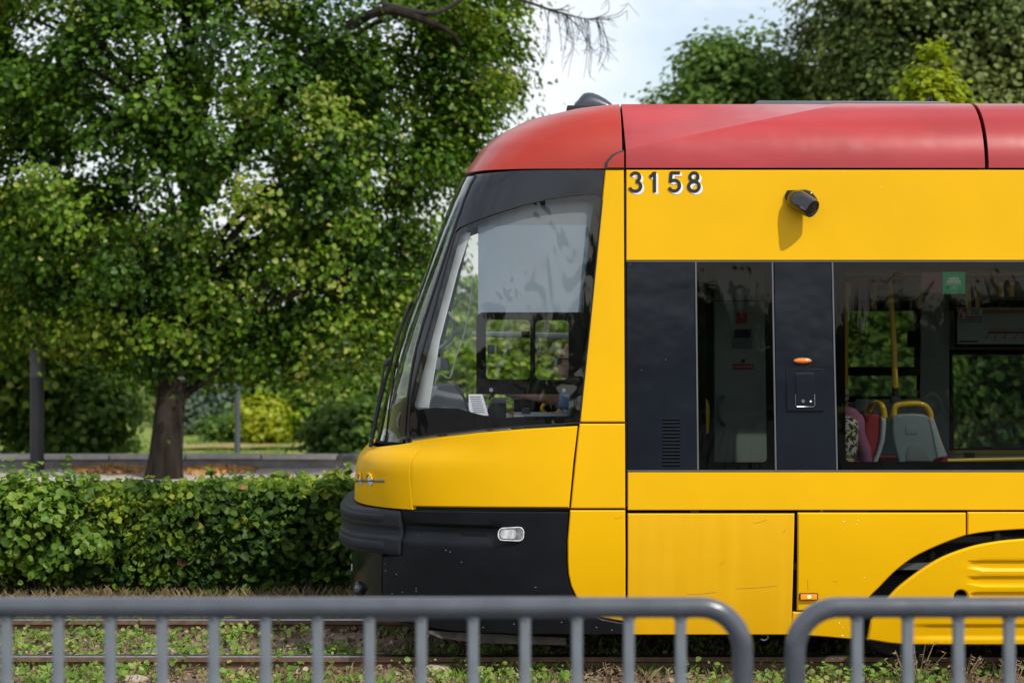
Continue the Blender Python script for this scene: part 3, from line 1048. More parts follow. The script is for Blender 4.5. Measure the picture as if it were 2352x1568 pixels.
# white letter stroke on the apron front
p, nn = on_nose(808.5, 1302, 0.002)
MB().box(p, (0.006, 0.02, 0.045), bevel=0.001).build('maker_lettering', M['white'], T)
# track clearer below the nose
pts_b = [W(985, 1452, 0.25), W(1010, 1462, 0.25), W(1100, 1474, 0.25), W(1300, 1479, 0.25), W(1300, 1462, 0.25), W(985, 1446, 0.25)]
MB().prism([(p.x, p.z) for p in pts_b], 0.22, 2.13).build('track_clearer', pbr('dirty_steel', (0.075, 0.065, 0.055), rough=0.8, var=0.4, scale=14, bump=0.5), T)
# under-nose pan
MB().box((-0.1, MIDY, 0.27), (1.5, 1.9, 0.05)).build('under_pan', M['dark'], T)

# ---- body side panels
xe = XEND - 0.01
def rp(px0, py0, px1, py1):
    a, b = S(px0, py0), S(px1, py1)
    return [(a[0], b[1]), (b[0], b[1]), (b[0], a[1]), (a[0], a[1])]
def rpx(px0, py0, py1, xend):
    a, b = S(px0, py0), S(px0, py1)
    return [(a[0], b[1]), (xend, b[1]), (xend, a[1]), (a[0], a[1])]
panel('side_panel', rpx(1438.5, 390.5, 598, xe), M['yellow'], T, thick=0.025, bevel=0.004, step=(0.25, 0.1))
panel('side_panel', rpx(1442, 1083.5, 1171, xe), M['yellow'], T, thick=0.025, bevel=0.004, step=(0.25, 0.06))
# service door panel with streaks
door_poly = SS((1442, 1179), (1825, 1179), (1822, 1300), (1817, 1457), (1441, 1457))
panel('service_panel', door_poly, M['yellow_dirty'], T, thick=0.025, bevel=0.005, step=0.05)
# wheel-arch panels
arch = [(1999, 1368), (2019.9, 1347.7), (2057, 1310.4), (2102.7, 1277.3), (2164.8, 1248.3), (2218.6, 1228.6)]
arch = [tuple(q)[:2] for q in spline([(x_, y_, 0) for x_, y_ in arch], 5)]
bl = SS((1832.5, 1177), (2218.6, 1177), *arch[::-1], (1992, 1379), (1978, 1401.5), (1831, 1401.5))
panel('arch_panel', bl, M['yellow'], T, thick=0.03, bevel=0.007, step=0.05)
pc = SS((1821, 1405), (1975.5, 1405), (1968, 1425), (1956, 1467), (1900, 1462), (1814, 1456))
panel('arch_panel', pc, M['yellow'], T, thick=0.03, bevel=0.006, step=0.05)
xc = W(2450, 1237).x
zt_, = [S(2300, 1175.5)[1]]
top_arch_l = [S(2222.7, 1228), S(2250, 1223), S(2289, 1218.5), S(2340, 1215.2), S(2400, 1213.5), S(2450, 1213)]
mirror_pts = [(2 * xc - x, z) for x, z in top_arch_l[::-1][1:]]
pd = [(S(2222.7, 1175.5)[0], zt_)] + top_arch_l + mirror_pts + [(2 * xc - S(2222.7, 1175.5)[0], zt_)]
panel('arch_panel', pd, M['yellow'], T, thick=0.03, bevel=0.006, step=0.06)
bl_m = [(2 * xc - x, z) for x, z in bl]
panel('arch_panel', bl_m, M['yellow'], T, thick=0.03, bevel=0.007, step=0.06)
# bogie cover with pressed slots
covL = [S(*q) for q in [(1990.9, 1466), (1999, 1422)] + [tuple(q)[:2] for q in spline([(a_, b_, 0) for a_, b_ in [(2022, 1390), (2040.6, 1368), (2065, 1343.6), (2115, 1306), (2164.8, 1277), (2226.9, 1254.5), (2289, 1242), (2352, 1236), (2410, 1233.5), (2450, 1233)]], 4)]]
cov = covL + [(2 * xc - x, z) for x, z in covL[::-1][1:]] + [(2 * xc - S(2082, 1478)[0], S(2082, 1478)[1]), S(2082, 1478), S(2040, 1474)]
slots_z = [(S(2300, a)[1], S(2300, b)[1]) for a, b in ((1284, 1307), (1320, 1344), (1356, 1380))]
sx0, sx1 = S(2231, 1295)[0], 2 * xc - S(2231, 1295)[0]
zband = (S(2300, 1462)[1], S(2300, 1434)[1])
def cov_relief(x, z):
    d = 0.0
    for zt, zb in slots_z:
        zc, h = (zt + zb) / 2, abs(zt - zb) / 2
        dx = max(0.0, sx0 + h - x, x - (sx1 - h))
        r = math.hypot(dx, z - zc) / h
        d += 0.016 * float(1 - smoothstep(0.72, 1.05, r))
    d += 0.012 * float(smoothstep(zband[0] - 0.012, zband[0] + 0.012, z) * (1 - smoothstep(zband[1] - 0.006, zband[1] + 0.006, z)) * smoothstep(S(2050, 1450)[0], S(2150, 1450)[0], x))
    return d - 0.035
cap_c = S(2204, 1368)
hole_c = [(cap_c[0] + 0.042 * math.cos(a), cap_c[1] + 0.042 * math.sin(a)) for a in np.linspace(0, 2 * math.pi, 21)[:-1]]
panel('bogie_cover', cov, M['yellow'], T, holes=[hole_c], thick=0.04, bevel=0.008, step=(0.05, 0.0095), relief=cov_relief)
# bogie behind the cover: wheels, frame, spring
for wx in (S(2060, 1400)[0] + 0.10, 2 * xc - S(2060, 1400)[0] - 0.10):
    for wy in (0.46, 1.89):
        mb = MB().tube([(wx, wy - 0.06, 0.29), (wx, wy + 0.06, 0.29)], 0.29, 40)
        mb.tube([(wx, wy + (0.05 if wy < 1 else -0.07), 0.29), (wx, wy + (0.07 if wy < 1 else -0.05), 0.29)], 0.315, 40)
        wheel = mb.build('wheel', M['dark'], T)
        MB().tube([(wx, wy - 0.10, 0.29), (wx, wy - 0.05, 0.29)], 0.12, 24).build('hub', M['alu'], wheel)
mb = MB().box((xc, 0.30, 0.45), (2.3, 0.12, 0.16), bevel=0.02)
mb.box((xc, 2.05, 0.45), (2.3, 0.12, 0.16), bevel=0.02)
mb.box((xc, MIDY, 0.42), (0.5, 1.8, 0.2), bevel=0.03)
mb.build('bogie_frame', M['dark'], T)
for px_ in (2290, 2140, 2170, 2210):
    p = W(px_, 1245 if px_ > 2250 else 1290, 0.16)
    mb = MB().tube([p + Vector((0, 0, -0.12)), p + Vector((0, 0, 0.05))], 0.03, 12)
    mb.ball(p + Vector((0, 0, 0.05)), 0.022, seg=10, rings=6)
    mb.build('damper', pbr('dull_metal', (0.08, 0.08, 0.085), rough=0.5, metal=0.6) if px_ == 2290 else M['dark'], T)
# arch inner tray
mb = MB().box((xc, 0.20 + 0.5, 1.0), (2.7, 0.9, 0.03))
mb.box((xc, 0.75, 0.6), (2.7, 0.03, 0.8))
mb.build('wheel_arch', M['dark'], T)
# hanging cable loop below the service panel
lp = [W(1755 + 9 * math.cos(a), 1462 + 7 * math.sin(a), 0.12) for a in np.linspace(-2.4, 2.6, 14)]
MB().tube(lp, 0.006, 6).build('cable_loop', M['alu'], T)
# long underside
MB().box((3.9, MIDY, 0.34), (6.4, 1.6, 0.08)).build('underfloor', M['dark'], T)
# seam rubber round the car front: vertical gap stays dark
MB().box((XS + 0.001, 0.055, 1.75), (0.018, 0.05, 2.3)).build('front_seam', M['rubber'], T)

# lit marker lamp
p = at(1857, 1369, -0.002)
mk = MB().box(p, (0.112, 0.02, 0.042), bevel=0.006).build('marker_lamp', M['rubber'], T)
MB().box(p + Vector((0, -0.008, 0)), (0.098, 0.014, 0.031), bevel=0.004).build('lens', M['orange_lit'], mk)
MB().ball(p + Vector((0.002, -0.0155, 0.001)), (0.011, 0.003, 0.009), seg=12, rings=8).build('bulb', M['bulb'], mk)

# chipped paint and fine scratches
mb = MB()
for px_, py_, r_ in ((1938.5, 1197, 4), (1967, 1203, 3), (1971, 1195, 3), (1928, 1430, 3.5), (1936, 1440, 3), (1935, 1459, 6), (1950, 1446, 2.5)):
    mb.ball(at(px_, py_, -0.0005), (r_ / 900, 0.0012, r_ / 1300), seg=8, rings=6)
tag(mb.build('chipped_paint', M['white'], T), kind='stuff')
mb = MB()
for px_, py_ in ((1024, 1263), (1034, 1267), (956, 1351), (956, 1357), (911, 1318), (885.5, 1294), (886, 1310), (925, 1359), (901, 1362), (1060, 1290), (1230, 1348), (1110, 1440), (1180, 1432), (1290, 1428), (1370, 1440), (1405, 1446)):
    mb.ball(at(px_, py_, skirt_relief(*S(px_, py_)) - 0.0005), (0.006, 0.0012, 0.0028), seg=8, rings=6)
tag(mb.build('stone_chips', M['alu'], T), kind='stuff')
mb = MB()
for a_, b_ in (((1730, 1201), (1762, 1193)), ((1797, 1223), (1805, 1214)), ((1578, 1364), (1645, 1359)), ((1690, 1351), (1785, 1344)), ((1855, 1331), (1856, 1355)), ((1652, 1296), (1665, 1287)), ((1913, 1334), (1924, 1333)), ((1410, 1190), (1430, 1186))):
    mb.tube([at(*a_, -0.0003), at((a_[0] + b_[0]) / 2, (a_[1] + b_[1]) / 2 + 1.5, -0.0003), at(*b_, -0.0003)], 0.0011, 4)
tag(mb.build('scratches', pbr('scratch_dark', (0.30, 0.18, 0.02), rough=0.8), T), kind='stuff')

# ---- window band: panels, dividers, windows
zt0, zb0 = 602.5, 1078.5
pan1 = SS((1440, zt0), (1595.5, zt0), (1596.5, 800), (1601.5, zb0), (1442.5, zb0))
zslots = [963.7 + 8.08 * i for i in range(14)]
slot_polys = []
for ys in zslots:
    slot_polys.append(rounded(SS((1522, ys - 1.7), (1561.5, ys - 1.7), (1561.5, ys + 1.7), (1522, ys + 1.7)), 0.004, 2))
dp = panel('dark_panel', pan1, M['dark_panel'], T, holes=slot_polys, thick=0.02, bevel=0.002, step=0.08)
for ys in zslots:
    c = at(1541.7, ys - 1.9, -0.003)
    MB().box(c, (0.100, 0.009, 0.0035), rot=Matrix.Rotation(R(-25), 3, 'X')).build('louvre', M['dark_panel'], dp)
MB().box(at(1541.7, 1016, 0.024), (0.13, 0.004, 0.32)).build('louvre_backing', M['rubber'], dp)
pan2 = SS((1778, zt0), (1908.5, zt0), (1919.5, zb0), (1785, zb0))
dp2 = panel('dark_panel', pan2, M['dark_panel'], T, thick=0.02, bevel=0.002, step=0.08)
for a, b, c, d in ((1598, zt0, 1603.2, zb0), (1774, zt0, 1782, zb0), (1911.8, zt0, 1922.5, zb0)):
    poly = [S(a - 2, b), S(a + 2, b), S(c + 2, d), S(c - 2, d)]
    panel('window_divider', poly, M['alu'], T, thick=0.02, bevel=0.002, step=0.1, off=-0.003)
panel('window_trim', rpx(1439, 599.3, 602, xe), M['alu'], T, thick=0.02, bevel=0.001, step=(0.3, 0.01), off=-0.003)
panel('window_trim', rpx(1441, 1079.2, 1082.3, xe), M['alu'], T, thick=0.02, bevel=0.001, step=(0.3, 0.01), off=-0.003)
# window 1
w1 = SS((1600.5, zt0), (1771.5, zt0), (1779, zb0), (1605, zb0))
c1 = rounded(SS((1618, 619), (1755.5, 619), (1762, 1061), (1623, 1061)), 0.03)
pw1 = panel('passenger_window', w1, M['glass_tint'], T, thick=0, bevel=0, step=0.1, off=0.002)
panel('frit', w1, M['frit'], pw1, holes=[c1], thick=0.004, bevel=0, step=0.1, off=0.006)
# window 2 (long)
x2e = 5.95
w2 = [S(1914, zt0), (x2e, S(1914, zt0)[1]), (x2e, S(1925, zb0)[1]), S(1925, zb0)]
c2 = rounded([S(1940, 620.5), (x2e - 0.06, S(1940, 620.5)[1]), (x2e - 0.06, S(1943, 1060)[1]), S(1943, 1060)], 0.03)
pw2 = panel('passenger_window', w2, M['glass_tint'], T, thick=0, bevel=0, step=(0.3, 0.2), off=0.002)
panel('frit', w2, M['frit'], pw2, holes=[c2], thick=0.004, bevel=0, step=(0.3, 0.2), off=0.006)
panel('dark_panel', [(x2e + 0.02, S(1914, zt0)[1]), (xe, S(1914, zt0)[1]), (xe, S(1914, zb0)[1]), (x2e + 0.02, S(1914, zb0)[1])], M['dark_panel'], T, thick=0.02, bevel=0.002, step=(0.3, 0.3))
# amber indicator + hatch on panel 2
p = at(1843.5, 828, -0.006)
ind = MB().ball(p, (0.052, 0.016, 0.0155), seg=24, rings=12).build('indicator_lamp', M['orange'], T)
MB().ball(p + Vector((0, 0.006, 0)), (0.056, 0.010, 0.0185), seg=24, rings=12).build('bezel', M['alu'], ind)
hat = panel('service_hatch', rounded(SS((1805.5, 846), (1891.5, 846), (1893, 944), (1806.5, 944)), 0.012), M['dark_panel'], T, thick=0.016, bevel=0.004, step=0.1, off=-0.010)
panel('flap', rounded(SS((1827, 858), (1869, 858), (1870, 932), (1828, 932)), 0.008), M['dark_panel'], hat, thick=0.012, bevel=0.003, step=0.1, off=-0.018)
panel('flap_gap', SS((1826.5, 855), (1869.5, 855), (1869.5, 857.5), (1826.5, 857.5)), M['rubber'], hat, thick=0.004, bevel=0, step=0.1, off=-0.012)
worn = [p_ for p_ in rounded(SS((1826, 900), (1871, 900), (1871.5, 933.5), (1827, 933.5)), 0.008)]
MB().tube([(x, side(x, z) - 0.013, z) for x, z in [S(1826.5, 905), S(1827, 930), S(1830, 933.5), S(1868, 933.5), S(1871, 930), S(1870.5, 905)]], 0.0025, 6).build('worn_edge', M['steel'], hat)
MB().tube([at(1843.5, 920.5, -0.024), at(1843.5, 920.5, -0.012)], 0.010, 16).build('lock', M['steel'], hat)
MB().tube([at(1861, 921, -0.022), at(1861, 921, -0.012)], 0.006, 12).build('button', M['white'], hat)

# ---- fleet number (black digits with white drop shadow), 1.5 mm thick film
def arcp(cx_, cy_, rx_, ry_, a0_, a1_, n=14):
    return [(cx_ + rx_ * math.cos(R(a)), cy_ + ry_ * math.sin(R(a))) for a in np.linspace(a0_, a1_, n)]
strokes = {
    '3': [arcp(0.47, 0.735, 0.33, 0.205, 160, -80), arcp(0.46, 0.29, 0.42, 0.245, 82, -165)],
    '1': [[(0.62, 0.0), (0.62, 1.0)], [(0.04, 0.74), (0.25, 0.80), (0.56, 0.95)]],
    '5': [[(0.90, 0.945), (0.17, 0.945)], [(0.22, 0.98), (0.14, 0.48)], [(0.14, 0.50)] + arcp(0.45, 0.32, 0.43, 0.265, 125, -160)],
    '8': [arcp(0.5, 0.745, 0.32, 0.20, 0, 360, 24), arcp(0.5, 0.28, 0.42, 0.235, 0, 360, 26)]}
digits = [('3', 1445, 1476), ('1', 1492, 1511), ('5', 1536, 1565), ('8', 1580, 1609)]
def draw_digit(name, ch, a, b, dx, dz, y, m):
    x0, x1 = W(a, 0).x + dx, W(b, 0).x + dx
    z1, z0 = W(0, 394).z + dz, W(0, 441).z + dz
    mb = MB()
    for i, st_ in enumerate(strokes[ch]):
        pts = [Vector((x0 + (x1 - x0) * u, y - 0.0006 * i, z0 + (z1 - z0) * v)) for u, v in st_]
        mb.tube(pts, 0.0094, profile=[(0.13, 1), (-0.13, 1), (-0.13, -1), (0.13, -1)])
    return mb.build(name, m, T, smooth=False)
for ch, a, b in digits:
    y = side(1.0, 2.9)
    draw_digit('digit_shadow', ch, a, b, 0.012, -0.012, y - 0.001, M['white'])
    draw_digit('digit', ch, a, b, 0, 0, y - 0.004, M['black_print'])

# ---- rear-view camera pod
cx, cz_ = W(1832, 455).x, W(1832, 455).z
pl = [W(*q) for q in ((1809, 437), (1850, 435.5), (1860, 438), (1869, 446), (1877, 457), (1880, 466), (1868, 478), (1845, 475), (1828, 470), (1809, 463.5), (1804, 455), (1804, 446))]
pod = MB().prism([(p.x, p.z) for p in pl], side(1.8, 2.8) - 0.022, side(1.8, 2.8) + 0.004, bevel=0.006).build('camera_pod', pbr('pod_plate', (0.010, 0.010, 0.014), rough=0.5, spec=0.3), T)
d_ = Vector((W(1864, 483).x - W(1832, 460).x, -0.095, W(1864, 483).z - W(1832, 460).z))
a0 = W(1830, 459, -0.03); a1 = a0 + d_ * 0.92
axis = d_.normalized()
mb = MB(); V = []; F = []
u = axis.cross(Vector((0, 1, 0))).normalized(); v_ = axis.cross(u).normalized()
prof_t = [(-0.42, 0.02), (-0.36, 0.55), (-0.2, 0.86), (0.1, 1.0), (0.5, 0.98), (0.85, 0.92), (1.0, 0.86), (1.0, 0.70), (0.96, 0.66), (0.96, 0.02)]
seg = 22
for t, r in prof_t:
    for k in range(seg):
        an = 2 * math.pi * k / seg
        V.append(a0 + d_ * (0.98 * t) + u * (math.cos(an) * 0.064 * r) + v_ * (math.sin(an) * 0.058 * r))
for i in range(len(prof_t) - 1):
    for k in range(seg):
        F.append((i * seg + k, i * seg + (k + 1) % seg, (i + 1) * seg + (k + 1) % seg, (i + 1) * seg + k))
mb.add(V, F)
mb.build('housing', pbr('pod_gloss', (0.010, 0.012, 0.014), rough=0.14, metal=0.0, coat=0.6), pod)
# ribs on the housing nose
for an in (2.2, 3.0):
    q0 = a0 + d_ * 0.45 + u * math.cos(an) * 0.052 + v_ * math.sin(an) * 0.050
    q1 = a0 + d_ * 0.93 + u * math.cos(an) * 0.049 + v_ * math.sin(an) * 0.047
    MB().tube([q0, (q0 + q1) / 2 + (q0 - a0 - d_ * .45) * 0.05, q1], [0.004, 0.008, 0.007], 8).build('rib', M['alu'], pod)
for q in ((1841, 442.5), (1814, 450)):
    MB().ball(W(q[0] + 22 if q[0] > 1830 else q[0], q[1] + 2, side(1.8, 2.8) - 0.023), (0.006, 0.003, 0.006), seg=10, rings=6).build('screw', M['steel'], pod)

# ---- roof fittings
# antenna dome: fin-shaped shell lofted over a base plate
ant_y = 0.95
prof_px = [(1318, 243), (1320, 237), (1328, 229), (1334, 221), (1341, 214.5), (1350, 212.5), (1362, 213.5), (1376, 219), (1390, 227), (1402, 236), (1408.5, 243)]
pr = [W(a, b, ant_y) for a, b in prof_px]
z_base = W(0, 243.5, ant_y).z - 0.03
mb = MB(); V = []; F = []
seg = 14
for p in pr:
    h = max(0.004, p.z - z_base)
    wdt = 0.085 * min(1.0, (h / 0.05) ** 0.5)
    for k in range(seg + 1):
        a = math.pi * k / seg
        V.append((p.x, ant_y - math.cos(a) * wdt, z_base + h * (math.sin(a) ** 0.7)))
for i in range(len(pr) - 1):
    for k in range(seg):
        F.append((i * (seg + 1) + k, i * (seg + 1) + k + 1, (i + 1) * (seg + 1) + k + 1, (i + 1) * (seg + 1) + k))
F.append(tuple(range(seg + 1)))
F.append(tuple(reversed(range((len(pr) - 1) * (seg + 1), len(pr) * (seg + 1)))))
mb.add(V, F)
ant = mb.build('roof_antenna', pbr('antenna_plastic', (0.02, 0.028, 0.045), rough=0.35, coat=0.3), T, angle=60)
pb = W(1357, 244, ant_y)
MB().box((pb.x - 0.02, ant_y, z_base + 0.0), (0.27, 0.2, 0.05), bevel=0.008).build('base_plate', M['rubber'], ant)
# equipment box on the roof
bx = [W(1727, 250, 0.62), W(1741, 231, 0.62), W(2180, 233, 0.62), W(2181, 250, 0.62)]
MB().prism([(p.x, p.z if i in (1, 2) else 3.36) for i, p in enumerate(bx)], 0.62, 1.75, bevel=0.006).build('equipment_box', M['grey_box'], T)
b_ = W(2134, 229, 0.7)
MB().tube([b_ + Vector((-0.02, 0, -0.02)), b_, b_ + Vector((0.012, 0, 0.02)), b_ + Vector((0.016, 0, -0.015))], [0.012, 0.012, 0.008, 0.008], 8).build('aerial_stub', M['rubber'], T)

# ---- windscreen wipers and rods
def wiper(pts, r, name='wiper'):
    return MB().tube([W(*p) for p in pts], r, 8).build(name, M['rubber'], T)
wy = 0.55
wp = wiper([(850, 1026, wy), (860, 985, wy), (872, 925, wy), (886, 870, wy), (898, 832, wy)], 0.011)
MB().tube([W(894, 826, wy), W(884, 838, wy)], 0.016, 8).build('pivot', M['rubber'], wp)
MB().tube([W(857, 1024, wy), W(853, 1000, wy), W(866, 940, wy), W(877, 880, wy), W(883, 838, wy)], 0.008, 8).build('rod', M['rubber'], wp)
MB().tube([W(898, 832, wy), W(905, 800, wy), W(917, 765, wy), W(928, 732, wy), W(940, 705, wy), W(945, 694, wy)], 0.010, 8).build('arm', M['rubber'], wp)
wp2 = wiper([(870, 998, 0.9), (880, 950, 0.9), (898, 872, 0.9), (918, 800, 0.9), (936, 738, 0.9), (948, 696, 0.9)], 0.009, 'wiper_blade')

# ---- far side of the body
fk = lambda px, py: (W(px, py, 2.3).x, W(px, py, 2.3).z)
farA = [fk(1860, 915), fk(2108, 915), fk(2108, 706), fk(1860, 706)]
farB = [fk(2182, 1035), fk(2520, 1035), fk(2520, 808), fk(2182, 808)]
farC = [(4.6, 1.25), (6.6, 1.25), (6.6, 2.4), (4.6, 2.4)]
panel('far_side_wall', rect(XS + 0.01, XEND, 0.25, Z_GUT), M['yellow'], T, holes=[farA, farB, farC], thick=0.05, bevel=0, step=(0.4, 0.3), mirror=True)
panel('wall_lining', rect(XS + 0.3, XEND, 0.4, Z_GUT), M['wall_in'], T, holes=[inset(ccw(farA), -0.006), inset(ccw(farB), -0.006), inset(ccw(farC), -0.006)], thick=0.0, bevel=0, step=(0.4, 0.3), off=0.062, mirror=False).data.flip_normals()
def far_lin():
    o = T.children[-1] if False else None
lining = [o for o in T.children if o.name.startswith('wall_lining')][0]
for v in lining.data.vertices:
    v.co.y = 2.35 - v.co.y
lining.data.update()
for nm, q in (('far_window', farA), ('far_window', farB), ('far_window', farC)):
    fw = panel(nm, q, M['glass_far'], T, thick=0, bevel=0, step=(0.4, 0.4), off=0.03, mirror=True)
    qq = ccw(q)
    MB().tube([(x, 2.27, z) for x, z in qq] + [(qq[0][0], 2.27, qq[0][1])], 0.022, 4).build('frame', M['frit'], fw)
    if q is farA:
        a, b = fk(1860, 852), fk(2108, 852)
        MB().box(((a[0] + b[0]) / 2, 2.27, a[1]), (b[0] - a[0], 0.03, 0.062)).build('transom', M['frit'], fw)
        a, b = fk(2105, 708), fk(2105, 850)
        MB().box((a[0], 2.26, (a[1] + b[1]) / 2), (0.045, 0.04, a[1] - b[1])).build('frame_post', M['frit'], fw)
        c = fk(2092, 778)
        MB().box((c[0], 2.25, c[1]), (0.07, 0.03, 0.12), bevel=0.012).build('handle', M['frit'], fw)
# end wall of the car and bellows
MB().box((XEND - 0.02, MIDY, 1.75), (0.04, 2.25, 2.6)).build('end_wall', M['dark'], T)
mb = MB()
for i in range(6):
    mb.box((XEND + 0.03 + i * 0.07, MIDY, 1.75), (0.045, 2.0 + (0.14 if i % 2 else 0), 2.7), bevel=0.015)
mb.build('bellows', M['rubber'], T)

# ---- interior
MB().box(((XS + XEND) / 2, MIDY, 0.60), (XEND - XS - 0.08, 2.2, 0.04)).build('floor', M['floor_in'], T)
MB().box((0.05, MIDY, 0.60), (1.3, 1.7, 0.04)).build('cab_floor', M['floor_in'], T)
zc = W(0, 632, 0.6).z
MB().box(((1.25 + XEND) / 2, MIDY, 2.70), (XEND - 1.3, 2.1, 0.04)).build('ceiling', M['ceil_in'], T)
# sloping ceiling cove at far side (light strip above windows)
cv = MB()
za, zb_ = W(0, 640, 2.0).z, W(0, 690, 2.24).z
cv.add([(1.3, 1.85, 2.62), (XEND - .05, 1.85, 2.62), (XEND - .05, 2.27, zb_), (1.3, 2.27, zb_)], [(0, 1, 2, 3)])
cv.build('ceiling_cove', M['ceil_in'], T)
MB().box(((1.3 + XEND) / 2, 2.25, W(0, 702, 2.24).z), (XEND - 1.4, 0.03, 0.075)).build('window_header', M['frit'], T)
# partition between cab and saloon: cabinet face behind window 1
MB().box((1.10, 0.95, 1.65), (0.05, 1.7, 2.05)).build('cab_partition', M['cab_grey'], T)
cab_l, cab_r = W(1640, 0, 0.75).x, W(1800, 0, 0.75).x
cabn = MB().box(((cab_l + cab_r) / 2, 1.05, 1.65), (cab_r - cab_l, 0.6, 2.08), bevel=0.02).build('equipment_cabinet', pbr('cabinet_grey', (0.33, 0.36, 0.35), rough=0.5), T)
def fbox(name, px0, py0, px1, py1, Y, t, m, parent, bevel=0.0):
    a, b = W(px0, py0, Y), W(px1, py1, Y)
    return MB().box(((a.x + b.x) / 2, Y + t / 2, (a.z + b.z) / 2), (abs(b.x - a.x), t, abs(a.z - b.z)), bevel=bevel).build(name, m, parent)
fbox('door_seam', 1640, 690, 1790, 692, 0.747, 0.004, M['rubber'], cabn)
fbox('warning_sticker', 1692, 718.5, 1716, 743, 0.745, 0.004, M['red_print'], cabn)
fbox('card_reader', 1684, 755, 1727, 799, 0.735, 0.02, M['cab_grey'], cabn, 0.004)
fbox('reader_slot', 1688, 757, 1724, 775, 0.728, 0.01, M['rubber'], cabn)
lb = fbox('alarm_label', 1683, 836, 1731, 848.5, 0.745, 0.004, M['red_print'], cabn)
text_mesh('przycisk alarmowy', M['white'], cabn, 'label_text', W(1685, 0, .743).x, W(1729, 0, .743).x, W(0, 845, .743).z, W(0, 839, .743).z, 0.7445, depth=0.001)
MB().tube([W(1707, 829, 0.75), W(1707, 829, 0.735)], 0.012, 14).build('alarm_button', M['rubber'], cabn)
hp = [W(1662, 910, 0.72), W(1652, 922, 0.69), W(1650, 945, 0.68), W(1654, 965, 0.69), W(1664, 976, 0.72)]
MB().tube(spline(hp, 4), 0.011, 8).build('door_handle', M['cab_grey'], cabn)
gy = [(1618.5, 910), (1625, 918), (1630, 930), (1630.5, 950), (1629, 995), (1618.5, 998)]
MB().prism([(W(*q, 0.5).x, W(*q, 0.5).z) for q in gy], 0.5, 0.54, bevel=0.008).build('grab_handle', M['yel_rail'], T)
# handrails, poles, straps
def rail_x(px0, px1, py, Y, r, m=M['yel_rail'], name='handrail', x_end=None):
    a, b = W(px0, py, Y), W(px1, py, Y)
    if x_end: b = Vector((x_end, Y, a.z))
    return MB().tube([a, b], r, 12).build(name, m, T)
rail_x(1935, 2400, 627, 0.62, 0.016, x_end=6.5)
rail_x(1935, 2400, 640, 1.7, 0.016, x_end=6.5)
pole = MB().tube([W(2038, 560, 0.62), W(2041, 621, 0.60), W(2049, 720, 0.52), W(2054, 800, 0.48), W(2056, 893, 0.45)], 0.0185, 16).build('pole', M['yel_rail'], T)
mb = MB().tube([W(2056, 890, 0.45), W(2056.5, 915, 0.45)], 0.021, 14)
mb.box(W(2056, 918, 0.45), (0.062, 0.05, 0.05), bevel=0.015)
mb.tube([W(2055, 922, 0.45), W(2060, 938, 0.43)], [0.022, 0.018], 12)
mb.build('clamp', M['rubber'], pole)
MB().tube([W(1945, 600, 1.0), W(1941, 900, 1.0), W(1941, 1060, 1.0)], 0.018, 14).build('pole', M['yel_rail'], T)
for px_, y1_, Y in ((1949, 680, 0.62), (2008, 709, 1.7), (2114, 709, 1.7), (2225, 710, 1.7), (2246, 710, 1.7), (2300, 681, 0.62), (2324, 681, 0.62)):
    st = fbox('strap', px_ - 6, 628, px_ + 6, y1_, Y, 0.012, M['yel_rail'], T, 0.004)
    fbox('strap_clip', px_ - 6.5, 636, px_ + 6.5, 648, Y - 0.004, 0.02, M['rubber'], st, 0.003)
rail_x(2176, 2400, 1040, 2.15, 0.019, x_end=6.5)
rail_x(2030, 2190, 1040, 2.15, 0.019)
lowr = MB().tube([W(2172, 1058, 0.5), W(2250, 1056, 0.52), W(2360, 1054, 0.55), Vector((4.4, 0.6, W(2360, 1054, 0.55).z))], 0.0145, 12).build('handrail', M['yel_rail'], T)
fbox('rail_bracket', 2218, 1040, 2240, 1053, 1.6, 0.05, M['rubber'], T, 0.006)
fbox('seat_back_screen', 1966, 917, 2181, 1075, 2.12, 0.03, M['seat_grey'], T, 0.01)
fbox('floor_plinth', 1950, 1050, 2500, 1090, 1.9, 0.3, M['seat_grey'], T, 0.01)
fbox('pillar_trim', 2116, 690, 2181, 1060, 2.2, 0.05, M['wall_in'], T, 0.01)
# route board with number 78
rb = fbox('route_board', 2193, 698, 2440, 797, 2.14, 0.03, M['frit'], T, 0.006)
fbox('board_sheet', 2199, 706, 2434, 790, 2.134, 0.006, M['board'], rb)
fbox('board_tram_box', 2201, 708, 2221, 730, 2.130, 0.004, M['red_print'], rb)
text_mesh('tram', M['white'], rb, 'board_text', W(2203, 0, 2.13).x, W(2219, 0, 2.13).x, W(0, 722, 2.13).z, W(0, 716, 2.13).z, 2.1295, depth=0.001)
fbox('board_number_box', 2222, 708, 2256, 726, 2.130, 0.004, M['white'], rb)
text_mesh('78', M['black_print'], rb, 'board_number', W(2230, 0, 2.13).x, W(2248, 0, 2.13).x, W(0, 724.5, 2.13).z, W(0, 711, 2.13).z, 2.1295, depth=0.001)
fbox('board_red_line', 2222, 727, 2256, 730, 2.130, 0.004, M['red_print'], rb)
fbox('board_gold_strip', 2258, 710.5, 2434, 720, 2.130, 0.004, M['gold_print'], rb)
fbox('board_route_line', 2269, 760.5, 2434, 765.5, 2.130, 0.004, M['red_print'], rb)
fbox('board_text_line', 2202, 733, 2255, 735.5, 2.130, 0.004, M['ink'], rb)
fbox('board_text_line', 2202, 738, 2255, 740.5, 2.130, 0.004, M['ink'], rb)
fbox('board_blue_line', 2202, 782, 2247, 786, 2.130, 0.004, M['blue_print'], rb)
fbox('board_thin_line', 2269, 755.5, 2434, 757, 2.130, 0.004, M['ink'], rb)
